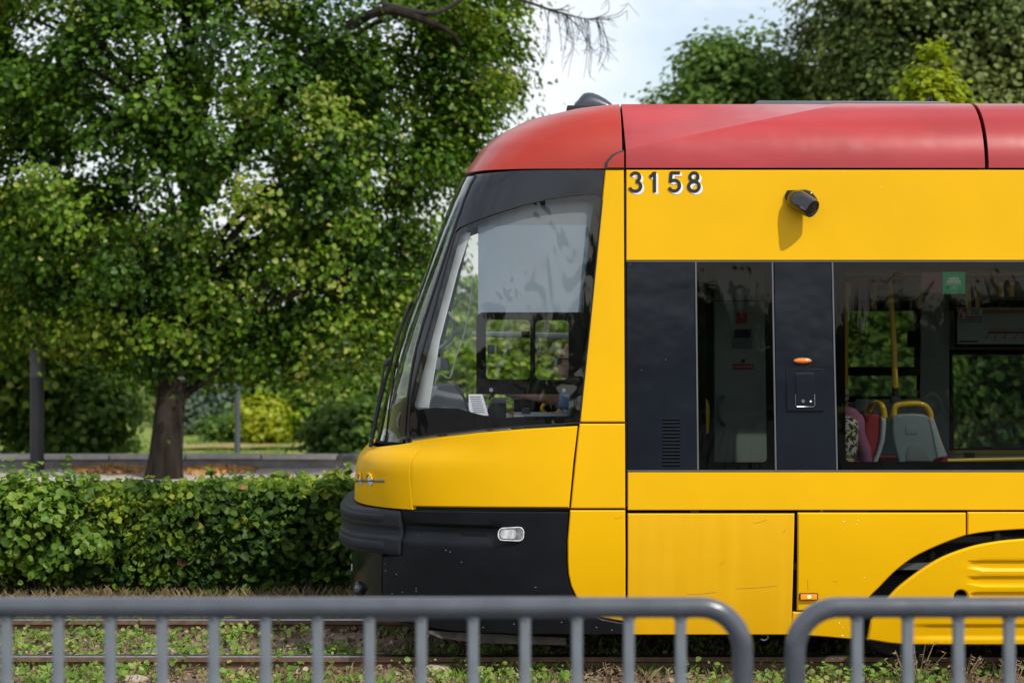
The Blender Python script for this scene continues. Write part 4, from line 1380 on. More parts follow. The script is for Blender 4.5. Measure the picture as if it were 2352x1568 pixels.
for i, px_ in enumerate(range(2262, 2430, 22)):
    a, b = W(px_, 779, 2.131), W(px_ + 9 - (i % 3) * 2, 769 - (i % 2) * 2, 2.131)
    MB().tube([a, b], 0.003, 4).build('board_stop_name', M['ink'], rb)
# emergency-exit sticker stuck inside the near glass
yk = side(3.0, 2.3) + 0.008
stk = fbox('exit_sticker', 2165.5, 624.5, 2217, 675, yk, 0.002, M['green'], T)
for s_, (a, b, c, d), mm, sh_ in (('wyjście', (2178.5, 2203, 634.5, 645), M['white'], 0), ('awaryjne', (2175, 2206.5, 642.5, 651.5), M['white'], 0), ('emergency', (2172, 2209.5, 650, 659), pbr('pale_green_print', (0.35, 0.55, 0.42)), 0.25), ('exit', (2184, 2198, 657, 665), pbr('pale_green_print', (0.35, 0.55, 0.42)), 0.25)):
    text_mesh(s_, mm, stk, 'sticker_text', W(a, 0, yk).x, W(b, 0, yk).x, W(0, d, yk).z, W(0, c, yk).z, yk - 0.0008, weight=0.01 if mm is M['white'] else 0, depth=0.0008, shear=sh_)
rst = fbox('notice_sticker', 2116.5, 626.5, 2164.5, 672, yk, 0.002, pbr('grey_sticker', (0.045, 0.04, 0.04), rough=0.5), T)
for i in range(8):
    w_ = 44 - (abs(i - 2) * 3 if i > 4 else random.uniform(0, 4))
    fbox('notice_line', 2140.5 - w_ / 2, 628.5 + i * 5.3, 2140.5 + w_ / 2, 631.5 + i * 5.3, yk - 0.001, 0.001, pbr('faint_red_print', (0.13, 0.012, 0.016), rough=0.5) if i == 0 else bpy.data.materials['faint_red_print'], rst)
# seats
def seat_side():
    z6 = lambda a, b, Y=0.3: W(a * 0.34785 + 1837.4, b * 0.34785 + 574.2, Y)
    st = thing_child('seat')
    cush = [(405, 1400), (412, 1330), (420, 1200), (440, 1110), (470, 1082), (505, 1080), (526, 1096), (528, 1150), (522, 1240), (500, 1330), (470, 1400), (470, 1440), (390, 1440)]
    MB().prism([(z6(*q).x, z6(*q).z) for q in cush], 0.28, 0.66, bevel=0.02).build('backrest', M['seat_red'], st)
    sh = [(528, 1096), (545, 1108), (563, 1110), (563, 1160), (555, 1250), (532, 1330), (505, 1400), (500, 1440), (474, 1440), (472, 1400), (502, 1330), (524, 1240), (530, 1150)]
    MB().prism([(z6(*q).x, z6(*q).z) for q in sh], 0.26, 0.68, bevel=0.012).build('shell', M['seat_edge'], st)
    h = [z6(558, 1106, 0.29), z6(553, 1060, 0.29), z6(540, 1025, 0.30), z6(515, 1012, 0.38), z6(485, 1013, 0.52), z6(462, 1030, 0.62), z6(456, 1078, 0.64)]
    MB().tube(spline(h, 5), 0.019, 12).build('grab_handle', M['yel_rail'], st)
    p = z6(405, 1440)
    MB().box((p.x - 0.13, 0.47, p.z - 0.0), (0.40, 0.38, 0.09), bevel=0.03).build('cushion', M['seat_red'], st)
    MB().box((p.x - 0.1, 0.47, 0.78), (0.3, 0.3, 0.34), bevel=0.02).build('pedestal', M['seat_grey'], st)
def thing_child(name):
    o = bpy.data.objects.new(name, None)
    COL.objects.link(o)
    o.parent = T
    o.location = -T.location
    return o
seat_side()
def seat_back():
    z6 = lambda a, b, Y=0.34: W(a * 0.34785 + 1837.4, b * 0.34785 + 574.2, Y)
    st = thing_child('seat')
    def P(poly, y): return [(z6(q[0], q[1], y).x, z6(q[0], q[1], y).z) for q in poly]
    shell = [(612, 1110), (625, 1092), (660, 1082), (750, 1078), (820, 1084), (850, 1098), (868, 1130), (885, 1190), (968, 1360), (900, 1380), (880, 1392), (870, 1470), (660, 1470), (650, 1380), (625, 1290), (612, 1200)]
    MB().prism(P(shell, 0.34), 0.34, 0.38, bevel=0.014).build('shell', M['seat_grey'], st)
    archp = [(702, 1392), (704, 1340), (718, 1300), (745, 1278), (772, 1278), (800, 1292), (830, 1330), (868, 1392)]
    MB().prism(P(archp, 0.333), 0.333, 0.342, bevel=0.003).build('shell_recess', M['cab_grey'], st)
    edge_ = [(850, 1112), (870, 1106), (886, 1112), (902, 1160), (935, 1260), (975, 1360), (905, 1378), (890, 1300), (866, 1190)]
    MB().prism(P(edge_, 0.335), 0.332, 0.40, bevel=0.012).build('shell_edge', M['seat_edge'], st)
    redp = [(872, 1112), (892, 1112), (910, 1165), (945, 1262), (982, 1372), (982, 1440), (660, 1440), (630, 1290), (620, 1120), (650, 1095)]
    MB().prism(P(redp, 0.40), 0.405, 0.46, bevel=0.02).build('backrest', M['seat_red'], st)
    h = [z6(622, 1100, 0.38), z6(622, 1055, 0.38), z6(640, 1026, 0.38), z6(700, 1016, 0.38), z6(780, 1014, 0.38), z6(830, 1030, 0.38), z6(858, 1070, 0.38), z6(866, 1108, 0.38)]
    MB().tube(spline(h, 5), 0.0185, 12).build('grab_handle', M['yel_rail'], st)
    logo = P([(700, 1160), (775, 1160), (775, 1215), (700, 1215)], 0.333)
    MB().prism(logo, 0.336, 0.341, bevel=0.002).build('shell_badge', M['seat_grey'], st)
    c = z6(770, 1440)
    MB().box((c.x, 0.62, c.z), (0.38, 0.38, 0.09), bevel=0.03).build('cushion', M['seat_red'], st)
    MB().box((c.x, 0.58, 0.78), (0.3, 0.3, 0.34), bevel=0.02).build('pedestal', M['seat_grey'], st)
seat_back()

# ---- cab interior
bl_poly = SS((1098, 519), (1155, 517), (1356, 516), (1348, 612), (1338, 724), (1098, 724))
panel('roller_blind', bl_poly, M['blind'], T, thick=0.004, bevel=0, step=0.08, off=0.05)
panel('blind_housing', SS((1085, 520), (1110, 498), (1214, 470), (1300, 456), (1366, 452), (1358, 516), (1155, 517)), M['cab_grey'], T, thick=0.03, bevel=0, step=0.08, off=0.055)
MB().box((0.25, MIDY, 2.82), (0.9, 2.0, 0.04)).build('cab_ceiling', M['ceil_in'], T)
pl_near = SS((1050, 545), (1070, 533), (1081, 533), (1052, 620), (1010, 780), (984, 938), (950, 938), (980, 800), (1020, 650))
panel('pillar_trim', pl_near, M['pillar_light'], T, thick=0.02, bevel=0.004, step=0.05, off=0.05)
pl_far = SS((1040, 470), (1075, 470), (960, 940), (905, 940))
panel('pillar_trim', pl_far, M['cab_grey'], T, thick=0.02, bevel=0.004, step=0.05, off=0.05, mirror=True)
def ipoly(name, pts, y0, y1, m, parent=T, bevel=0.01):
    return MB().prism([(W(a, b, y0).x, W(a, b, y0).z) for a, b in pts], y0, y1, bevel=bevel).build(name, m, parent)
ipoly('dashboard', [(930, 945), (1120, 960), (1185, 990), (1185, 1040), (930, 1040)], 0.35, 1.9, M['cab_grey'])
mon = ipoly('monitor', [(978, 890), (1000, 886), (1044, 885), (1062, 912), (1074, 945), (1074, 960), (972, 960)], 0.42, 0.80, M['cab_grey'])
ipoly('instrument_hood', [(1120, 940), (1130, 925), (1162, 925), (1162, 962), (1120, 962)], 0.55, 1.3, M['rubber'])
ipoly('control_lever', [(1198, 945), (1203, 938), (1216, 938), (1219, 946), (1219, 962), (1198, 962)], 0.6, 0.68, M['rubber'])
MB().box((W(1240, 0, 1.9).x, 2.0, W(0, 950, 1.9).z), (0.36, 0.12, 0.20), bevel=0.01).build('side_console', M['frit'], T)
ipoly('dash_tray', [(1180, 955), (1330, 955), (1330, 985), (1180, 985)], 0.35, 0.8, M['cab_grey'])
ring_c = W(1266, 937, 1.75)
MB().tube([ring_c + Vector((0.062 * math.cos(a), 0, 0.040 * math.sin(a))) for a in np.linspace(0.2, 2 * math.pi - 0.2, 26)], 0.013, 10).build('grab_handle', M['yel_rail'], T)
MB().tube([W(1280, 955, 1.6), W(1290, 948, 1.6), W(1310, 945, 1.6)], 0.013, 8).build('grab_handle', M['yel_rail'], T)
# mirror bracket and display box on the pillar
br = [W(1030, 716, 0.3), W(1036, 728, 0.3), W(1044, 742, 0.32), W(1043, 760, 0.34), W(1038, 775, 0.36), W(1026, 789, 0.38), W(1008, 800, 0.4), W(1003, 812, 0.42), W(1003, 828, 0.42)]
brk = MB().tube(spline(br, 3), 0.010, 8).build('display_bracket', M['cab_grey'], T)
MB().ball(W(1043, 763, 0.34), 0.018, seg=12, rings=8).build('joint', M['cab_grey'], brk)
MB().prism([(W(a, b, 0.4).x, W(a, b, 0.4).z) for a, b in [(992, 822), (1026, 822), (1034, 850), (995, 850), (990, 838)]], 0.40, 0.52, bevel=0.006).build('display_box', M['cab_grey'], brk)
MB().tube(spline([W(1087, 640, 0.7), W(1080, 700, 0.7), W(1064, 775, 0.7), W(1046, 825, 0.7), W(1034, 866, 0.7), W(1022, 864, 0.7), W(1009, 858, 0.7), W(1000, 880, 0.7), W(996, 895, 0.7)], 4), 0.005, 6).build('cable', M['pillar_light'], T)
MB().tube([W(1085, 767, 2.15), W(1200, 769, 2.15), W(1330, 772, 2.15)], 0.020, 8).build('window_bar', M['white'], T)
MB().box(W(1207, 768, 2.0), (0.06, 0.05, 0.05), bevel=0.012).build('bar_bracket', M['frit'], T)
# driver seat
MB().box((0.60, MIDY, 1.36), (0.10, 0.46, 0.72), bevel=0.04).build('driver_seat_back', M['frit'], T)
MB().box((0.38, MIDY, 0.99), (0.48, 0.48, 0.12), bevel=0.04).build('driver_seat_cushion', M['frit'], T)
MB().box((0.62, MIDY, 1.83), (0.09, 0.26, 0.18), bevel=0.04).build('driver_headrest', M['frit'], T)

# timetable sheets on the console
sheets = thing('timetable_sheets', W(1100, 955, 0.30), 'white printed timetable sheets propped on the cab console behind the side window', 'paper')
pa = [W(*q, 0.30) for q in ((1076, 905), (1108, 905), (1122, 954), (1086, 952), (1077, 940))]
MB().prism([(p.x, p.z) for p in pa], 0.30, 0.306).build('sheet', M['white_soft'], sheets)
for i in range(8):
    f = i / 8
    a, b = W(1080 + f * 8, 911 + i * 5, 0.2985), W(1104 + f * 11, 911 + i * 5, 0.2985)
    MB().box((a + b) / 2, (b.x - a.x, 0.001, 0.004)).build('text_line', M['ink'], sheets)

# ================================================================== PEOPLE
def flesh(name, prims, voxel, m, parent, smooth=4):
    mb = MB()
    for p in prims:
        if p[0] == 'e':
            mb.ball(Vector(p[1]), p[2], rot=p[3] if len(p) > 3 else None, seg=20, rings=14)
        else:
            _, a, ra, b, rb = p
            a, b = Vector(a), Vector(b)
            d = (b - a)
            n_ = 5
            mb.tube([a + d * i / n_ for i in range(n_ + 1)], [ra + (rb - ra) * i / n_ for i in range(n_ + 1)], 14)
            mb.ball(a, ra, seg=14, rings=10); mb.ball(b, rb, seg=14, rings=10)
    me = mb.mesh(name + '_src', False)
    o = bpy.data.objects.new(name, me)
    COL.objects.link(o)
    rm = o.modifiers.new('r', 'REMESH'); rm.mode = 'VOXEL'; rm.voxel_size = voxel
    sm = o.modifiers.new('s', 'SMOOTH'); sm.iterations = smooth; sm.factor = 0.5
    dg = bpy.context.evaluated_depsgraph_get(); dg.update()
    me2 = bpy.data.meshes.new_from_object(o.evaluated_get(dg))
    bpy.data.objects.remove(o)
    me2.polygons.foreach_set('use_smooth', [True] * len(me2.polygons))
    return link(name, me2, m, parent)

def hand(prims, wrist, dirv, up, curl=0.5, s=1.0):
    dirv = dirv.normalized(); sidev = dirv.cross(up).normalized(); up = sidev.cross(dirv).normalized()
    palm = wrist + dirv * 0.045 * s
    prims.append(('e', palm, (0.048 * s, 0.042 * s, 0.018 * s), Matrix((dirv, sidev, up)).transposed()))
    for i, L in enumerate((0.072, 0.082, 0.076, 0.058)):
        a = wrist + dirv * 0.085 * s + sidev * (i - 1.5) * 0.021 * s
        b = a + (dirv * math.cos(curl) - up * math.sin(curl)) * L * 0.5 * s
        c = b + (dirv * math.cos(curl * 2.2) - up * math.sin(curl * 2.2)) * L * 0.5 * s
        prims.append(('c', a, 0.0095 * s, b, 0.009 * s)); prims.append(('c', b, 0.009 * s, c, 0.0075 * s))
    a = wrist + dirv * 0.03 * s - sidev * 0.035 * s
    b = a + (dirv * 0.7 - sidev * 0.7) * 0.04 * s
    c = b + (dirv * 0.95 - sidev * 0.2 - up * .3) * 0.032 * s
    prims.append(('c', a, 0.012 * s, b, 0.011 * s)); prims.append(('c', b, 0.011 * s, c, 0.009 * s))

def head_prims(c, f, s=1.0):
    """c: centre of the cranium; f: +1 faces +X, -1 faces -X"""
    c = Vector(c)
    def q(x, y, z): return c + Vector((x * f * s, y * s, z * s))
    pr = [('e', q(-0.012, 0, 0.0), (0.098 * s, 0.077 * s, 0.096 * s)),
          ('e', q(0.03, 0, -0.045), (0.068 * s, 0.062 * s, 0.085 * s)),
          ('e', q(0.045, 0, -0.105), (0.048 * s, 0.046 * s, 0.030 * s)),
          ('e', q(0.074, 0, -0.118), (0.017 * s, 0.02 * s, 0.014 * s)),
          ('e', q(0.082, 0, 0.012), (0.018 * s, 0.05 * s, 0.014 * s)),
          ('c', q(0.090, 0, -0.012), 0.010 * s, q(0.116, 0, -0.046), 0.012 * s),
          ('e', q(0.100, 0, -0.052), (0.016 * s, 0.019 * s, 0.010 * s)),
          ('e', q(0.091, 0, -0.076), (0.012 * s, 0.024 * s, 0.007 * s)),
          ('e', q(0.090, 0, -0.088), (0.011 * s, 0.022 * s, 0.007 * s))]
    for e in (-1, 1):
        pr.append(('e', q(-0.006, e * 0.077, -0.030), (0.020 * s, 0.009 * s, 0.032 * s)))
        pr.append(('e', q(0.062, e * 0.040, -0.040), (0.022 * s, 0.022 * s, 0.018 * s)))
    return pr

# --- driver, seated facing the front of the tram (-X)
drv = thing('person', (0.43, MIDY, 0.62), 'bald driver in light blue shirt and sunglasses sitting at the tram controls, facing left', 'person')
hc = Vector((0.402, MIDY, 1.822))
pr = head_prims(hc, -1)
pr += [('c', (0.425, MIDY, 1.72), 0.056, (0.455, MIDY, 1.56), 0.064)]
pr += [('e', (0.455, MIDY, 1.40), (0.115, 0.175, 0.17)), ('e', (0.47, MIDY, 1.18), (0.115, 0.155, 0.18)), ('e', (0.47, MIDY, 1.06), (0.13, 0.17, 0.10))]
for e in (-1, 1):
    sh = Vector((0.45, MIDY + e * 0.19, 1.53))
    pr.append(('c', (0.455, MIDY + e * 0.05, 1.53), 0.055, sh, 0.058))
    if e < 0:
        el = Vector((0.20, MIDY - 0.25, 1.575)); wr = Vector((-0.02, MIDY - 0.18, 1.60))
    else:
        el = Vector((0.30, MIDY + 0.25, 1.27)); wr = Vector((0.06, MIDY + 0.20, 1.33))
    pr.append(('c', sh, 0.052, el, 0.040)); pr.append(('c', el, 0.040, wr, 0.026))
    hand(pr, wr, (wr - el), Vector((0, 0, 1)), 0.6)
    hip = Vector((0.43, MIDY + e * 0.095, 1.06)); kn = Vector((0.06, MIDY + e * 0.13, 1.07)); an = Vector((-0.02, MIDY + e * 0.13, 0.70))
    pr.append(('c', hip, 0.085, kn, 0.058)); pr.append(('c', kn, 0.056, an, 0.04))
    pr.append(('e', (-0.075, MIDY + e * 0.13, 0.655), (0.125, 0.045, 0.04)))
flesh('body', pr, 0.0075, M['skin'], drv)
pr = [('e', (0.452, MIDY, 1.40), (0.132, 0.193, 0.185)), ('e', (0.465, MIDY, 1.18), (0.132, 0.173, 0.19)), ('e', (0.44, MIDY, 1.53), (0.075, 0.10, 0.05))]
for e in (-1, 1):
    sh = Vector((0.45, MIDY + e * 0.19, 1.53))
    pr.append(('c', (0.455, MIDY + e * 0.05, 1.53), 0.065, sh, 0.070))
    el = Vector((0.20, MIDY - 0.25, 1.575)) if e < 0 else Vector((0.30, MIDY + 0.25, 1.27))
    pr.append(('c', sh, 0.066, sh.lerp(el, 0.5), 0.058))
flesh('shirt', pr, 0.010, M['shirt'], drv)
pr = [('e', (0.47, MIDY, 1.05), (0.142, 0.182, 0.105))]
for e in (-1, 1):
    hip = Vector((0.43, MIDY + e * 0.095, 1.06)); kn = Vector((0.06, MIDY + e * 0.13, 1.07)); an = Vector((-0.02, MIDY + e * 0.13, 0.74))
    pr.append(('c', hip, 0.098, kn, 0.072)); pr.append(('c', kn, 0.07, an, 0.058))
flesh('trousers', pr, 0.012, M['trousers'], drv)
sg = MB().tube([hc + Vector((-0.085, 0.072, -0.006)), hc + Vector((-0.113, 0.0, -0.004)), hc + Vector((-0.085, -0.072, -0.006)), hc + Vector((0.0, -0.083, -0.012))], 0.0035, 8)
sg.tube([hc + Vector((-0.085, 0.072, -0.006)), hc + Vector((0.0, 0.083, -0.012))], 0.0035, 8)
glasses = sg.build('sunglasses', M['rubber'], drv)
for e in (-1, 1):
    MB().ball(hc + Vector((-0.098, e * 0.038, -0.026)), (0.012, 0.031, 0.023), rot=Matrix.Rotation(e * R(18), 3, 'Z'), seg=16, rings=10).build('lens', M['teal_lens'], glasses)
ly = [Vector((0.42, MIDY - 0.10, 1.585)), Vector((0.350, MIDY - 0.145, 1.555)), Vector((0.328, MIDY - 0.15, 1.49)), Vector((0.322, MIDY - 0.12, 1.40)), Vector((0.318, MIDY, 1.28))]
MB().tube(spline(ly, 4), 0.010, 6, profile=[(1, .25), (1, -.25), (-1, -.25), (-1, .25)]).build('lanyard', M['lanyard'], drv)

# --- passenger
psg = thing('person', (2.0, 0.47, 0.62), 'passenger with curly grey hair, pink shawl and floral top seated behind the dark pillar', 'person')
hx, hy = W(1901, 0, 0.47).x, 0.47
hc2 = Vector((hx, hy, W(0, 905, 0.47).z))
pr = head_prims(hc2, -1, 0.95)
zsh = W(0, 965, 0.47).z
bx_ = W(1949, 0, 0.47).x
pr += [('c', hc2 + Vector((0.02, 0, -0.08)), 0.05, (bx_ - 0.05, hy, zsh + 0.03), 0.055)]
pr += [('e', (bx_ - 0.05, hy, zsh - 0.12), (0.115, 0.16, 0.16)), ('e', (bx_ - 0.03, hy, zsh - 0.32), (0.13, 0.16, 0.17)), ('e', (bx_ - 0.06, hy, 1.0), (0.15, 0.18, 0.1))]
for e in (-1, 1):
    sh = Vector((bx_ - 0.03, hy + e * 0.165, zsh - 0.02)); el = Vector((bx_ - 0.05, hy + e * 0.20, zsh - 0.30)); wr = Vector((bx_ - 0.28, hy + e * 0.12, zsh - 0.36))
    pr += [('c', sh, 0.055, el, 0.045), ('c', el, 0.043, wr, 0.027)]
    hand(pr, wr, wr - el, Vector((0, 0, 1)), 0.5, 0.92)
    hip = Vector((bx_ - 0.08, hy + e * 0.09, 1.0)); kn = Vector((bx_ - 0.46, hy + e * 0.1, 1.0)); an = Vector((bx_ - 0.48, hy + e * 0.1, 0.66))
    pr += [('c', hip, 0.085, kn, 0.058), ('c', kn, 0.055, an, 0.04), ('e', (bx_ - 0.53, hy + e * 0.1, 0.65), (0.11, 0.04, 0.035))]
flesh('body', pr, 0.009, M['skin'], psg)
pr = [('e', (bx_ - 0.05, hy, zsh - 0.12), (0.13, 0.175, 0.17)), ('e', (bx_ - 0.03, hy, zsh - 0.32), (0.145, 0.175, 0.18))]
for e in (-1, 1):
    sh = Vector((bx_ - 0.03, hy + e * 0.165, zsh - 0.03)); el = Vector((bx_ - 0.05, hy + e * 0.20, zsh - 0.30))
    pr.append(('c', sh, 0.068, sh.lerp(el, 0.55), 0.066))
flesh('floral_top', pr, 0.011, M['floral'], psg)
pr = [('e', (bx_ - 0.05, hy, 1.0), (0.16, 0.19, 0.11))]
for e in (-1, 1):
    pr.append(('c', (bx_ - 0.08, hy + e * 0.09, 1.0), 0.1, (bx_ - 0.46, hy + e * 0.1, 1.0), 0.08))
flesh('skirt', pr, 0.014, M['trousers'], psg)
pr = [('c', (bx_ - 0.0, hy - 0.12, zsh + 0.035), 0.05, (bx_ + 0.0, hy + 0.12, zsh + 0.035), 0.05), ('c', (bx_ - 0.07, hy - 0.13, zsh - 0.0), 0.045, (bx_ + 0.02, hy - 0.12, zsh - 0.0), 0.06)]
pr += [('c', (bx_ + 0.035, hy - 0.13, zsh - 0.02), 0.055, (bx_ + 0.075, hy - 0.16, zsh - 0.17), 0.045), ('c', (bx_ + 0.075, hy - 0.16, zsh - 0.17), 0.045, (bx_ + 0.10, hy - 0.15, zsh - 0.33), 0.036),
       ('c', (bx_ + 0.10, hy - 0.15, zsh - 0.33), 0.036, (bx_ + 0.06, hy - 0.17, zsh - 0.36), 0.02)]
pr += [('e', (bx_ + 0.05, hy, zsh - 0.12), (0.05, 0.15, 0.16))]
flesh('shawl', pr, 0.010, M['pink'], psg, smooth=3)
mb = MB()
r2 = random.Random(4)
for i in range(90):
    a, b = r2.uniform(0, 2 * math.pi), r2.uniform(-0.35, 1.4)
    d = Vector((math.cos(a) * math.cos(b), math.sin(a) * math.cos(b), math.sin(b)))
    if d.x < -0.55 and d.z < 0.35:
        continue
    p = hc2 + Vector((0.012, 0, -0.012)) + Vector((d.x * 0.098, d.y * 0.084, d.z * 0.10))
    mb.ball(p, r2.uniform(0.018, 0.03), seg=8, rings=6)
mb.build('hair', M['hair_grey'], psg)

# ================================================================== RAILINGS
def rr_profile(h=1.0, r=0.45, n=4):
    out = []
    for (cx_, cy_, a0_) in ((1 - r, 1 - r, 0), (-(1 - r), 1 - r, 90), (-(1 - r), -(1 - r), 180), (1 - r, -(1 - r), 270)):
        for k in range(n + 1):
            a = R(a0_ + 90 * k / n)
            out.append((cx_ + r * math.cos(a), cy_ + r * math.sin(a)))
    return out
RY = -6.2
def railing(px_l, px_r, bars, label):
    z_t = W(0, 1394, RY).z
    xl, xr = W(px_l, 0, RY).x, W(px_r, 0, RY).x
    t = thing('barrier_railing', ((xl + xr) / 2, RY, 0.25), label, 'railing', 'pedestrian barrier sections along the platform edge')
    rad = 0.125
    pts = [Vector((xl, RY, 0.25))]
    pts += [Vector((xl, RY, z_t - rad - 0.3))]
    for k in range(13):
        a = math.pi - math.pi / 2 * k / 12
        pts.append(Vector((xl + rad + rad * math.cos(a), RY, z_t - rad + rad * math.sin(a))))
    nn_ = 12
    for k in range(1, nn_):
        pts.append(Vector((xl + rad + (xr - xl - 2 * rad) * k / nn_, RY, z_t)))
    for k in range(13):
        a = math.pi / 2 - math.pi / 2 * k / 12
        pts.append(Vector((xr - rad + rad * math.cos(a), RY, z_t - rad + rad * math.sin(a))))
    pts += [Vector((xr, RY, z_t - rad - 0.3)), Vector((xr, RY, 0.25))]
    MB().tube(pts, 0.030, profile=rr_profile(r=0.95, n=5)).build('frame_tube', M['rail_paint'], t, angle=50)
    zb_ = 0.37
    MB().tube([(xl, RY, zb_), (xr, RY, zb_)], 0.020, profile=rr_profile(r=0.4)).build('bottom_rail', M['rail_paint'], t)
    proto = None
    for px in bars:
        x = W(px, 0, RY).x
        if proto is None:
            mb = MB().tube([(0, 0, zb_), (0, 0, z_t - 0.02)], 0.0155, profile=rr_profile(r=0.35))
            mb.tube([(0, 0, z_t - 0.036), (0, 0, z_t - 0.026)], [0.019, 0.022], 12)
            me = mb.mesh('bar')
            me.materials.append(M['bar_paint'])
            proto = me
        o = bpy.data.objects.new('bar', proto)
        COL.objects.link(o)
        o.parent = t
        o.location = Vector((x, RY, 0)) - t.location
    for x in (xl, xr):
        MB().box((x, RY, 0.262), (0.16, 0.12, 0.014), bevel=0.003).build('base_plate', M['rail_paint'], t)
    return t
railing(-330, 1706, [15 - 119.2 * k for k in (1, 2)] + [15 + 119.1 * k for k in range(14)], 'long grey steel barrier in front of the tram nose, rounded at its right end')
railing(1826, 3500, [1968 + 116.5 * k for k in range(13)], 'grey steel barrier in front of the bogie cover, rounded at its left end')

# ================================================================== VEGETATION
def leaves(name, pos, nrm, size, tint, m, parent=None, droop=0.35, lobes=False):
    """pos,nrm: (N,3). one folded leaf (4 triangles) each, tint per leaf"""
    N = len(pos)
    nrm = nrm / np.maximum(1e-6, np.linalg.norm(nrm, axis=1))[:, None]
    rnd = rng.normal(size=(N, 3)); rnd[:, 2] -= droop * 2
    t = rnd - (rnd * nrm).sum(1)[:, None] * nrm
    t /= np.maximum(1e-6, np.linalg.norm(t, axis=1))[:, None]
    b = np.cross(nrm, t)
    base = np.array([(0, 0, 0), (-0.40, 0.22, 0.10), (-0.36, 0.68, 0.08), (0, 1.0, -0.08), (0.36, 0.68, 0.08), (0.40, 0.22, 0.10)])
    V = np.empty((N, 6, 3))
    for k, (a, c, h) in enumerate(base):
        V[:, k] = pos + size[:, None] * (b * a + t * (c - 0.5) + nrm * h)
    idx = (np.arange(N) * 6)[:, None]
    F = np.concatenate([idx + np.array([0, 3, 2, 1]), idx + np.array([0, 5, 4, 3])], axis=1).reshape(-1)
    me = bpy.data.meshes.new(name)
    me.vertices.add(N * 6); me.loops.add(N * 8); me.polygons.add(N * 2)
    me.vertices.foreach_set('co', V.reshape(-1))
    me.loops.foreach_set('vertex_index', F.astype(np.int32))
    me.polygons.foreach_set('loop_start', np.arange(N * 2, dtype=np.int32) * 4)
    me.update(calc_edges=True)
    at_ = me.attributes.new('tint', 'FLOAT', 'POINT')
    at_.data.foreach_set('value', np.repeat(tint, 6).astype(np.float32))
    return link(name, me, m, parent)

G_LIN = leaf_mat('linden_leaf', [(0.0, (0.008, 0.026, 0.003)), (0.35, (0.026, 0.076, 0.004)), (0.62, (0.080, 0.170, 0.008)), (0.82, (0.165, 0.27, 0.018)), (1.0, (0.36, 0.38, 0.09))], trans=0.38)
G_MID = leaf_mat('green_leaf', [(0.0, (0.018, 0.05, 0.010)), (0.5, (0.055, 0.125, 0.018)), (1.0, (0.16, 0.25, 0.04))], trans=0.35)
G_DARK = leaf_mat('olive_leaf', [(0.0, (0.016, 0.034, 0.007)), (0.5, (0.055, 0.095, 0.017)), (1.0, (0.18, 0.215, 0.055))], trans=0.3)
G_YEL = leaf_mat('yellow_green_leaf', [(0.0, (0.10, 0.17, 0.006)), (0.5, (0.22, 0.30, 0.008)), (1.0, (0.42, 0.44, 0.03))], trans=0.4)
G_BLUE = leaf_mat('blue_green_needle', [(0.0, (0.02, 0.042, 0.03)), (0.5, (0.045, 0.08, 0.055)), (1.0, (0.12, 0.16, 0.10))], trans=0.15)
G_HEDGE = leaf_mat('hedge_leaf', [(0.0, (0.014, 0.036, 0.008)), (0.35, (0.045, 0.095, 0.014)), (0.65, (0.11, 0.185, 0.022)), (0.88, (0.23, 0.30, 0.03)), (0.96, (0.34, 0.34, 0.04)), (1.0, (0.30, 0.15, 0.06))], trans=0.3, gloss=0.010)
G_BRIGHT = leaf_mat('bright_shrub_leaf', [(0.0, (0.04, 0.10, 0.012)), (0.5, (0.10, 0.20, 0.02)), (1.0, (0.24, 0.34, 0.05))], trans=0.4)

def crown_clusters(c, rad, n, seed, shell=0.55, flat=1.0, shape=None):
    r_ = np.random.default_rng(seed)
    d = r_.normal(size=(n, 3)); d /= np.linalg.norm(d, axis=1)[:, None]
    q = (shell + (1 - shell) * r_.random(n) ** 0.6)
    lump = np.array([1 + 0.22 * noise.noise(Vector(tuple(v * 2.3 + seed))) + 0.12 * noise.noise(Vector(tuple(v * 6 + seed))) for v in d])
    return np.asarray(c) + d * q[:, None] * lump[:, None] * np.asarray(rad), d, r_

def crown(name, clusters, dirs, per, crad, size, m, parent, seed, tint_mu=0.45, tint_sd=0.18, bright_frac=0.15, bright=0.85, up=0.6):
    r_ = np.random.default_rng(seed + 100)
    n = len(clusters)
    N = n * per
    cid = np.repeat(np.arange(n), per)
    off = r_.normal(size=(N, 3)) * 0.52
    crad_c = crad * (0.7 + 0.6 * r_.random(n))
    P = clusters[cid] + off * crad_c[cid][:, None] * np.array([1.1, 1.1, 0.75])
    # leaves toward the outside of the clump droop
    P[:, 2] -= 0.25 * crad_c[cid] * (off[:, 0] ** 2 + off[:, 1] ** 2)
    nr = dirs[cid] * 0.55 + off * 0.5 + r_.normal(size=(N, 3)) * 0.42
    nr[:, 2] += up
    ct = np.clip(r_.normal(tint_mu, tint_sd * 0.8, n), 0, 1)
    isb = r_.random(n) < bright_frac
    ct[isb] = np.clip(r_.normal(bright, 0.07, isb.sum()), 0, 1)
    t = np.clip(ct[cid] + r_.normal(0, tint_sd * 0.7, N), 0, 1)
    s = size * (0.7 + 0.6 * r_.random(N))
    return leaves(name, P, nr, s, t, m, parent)

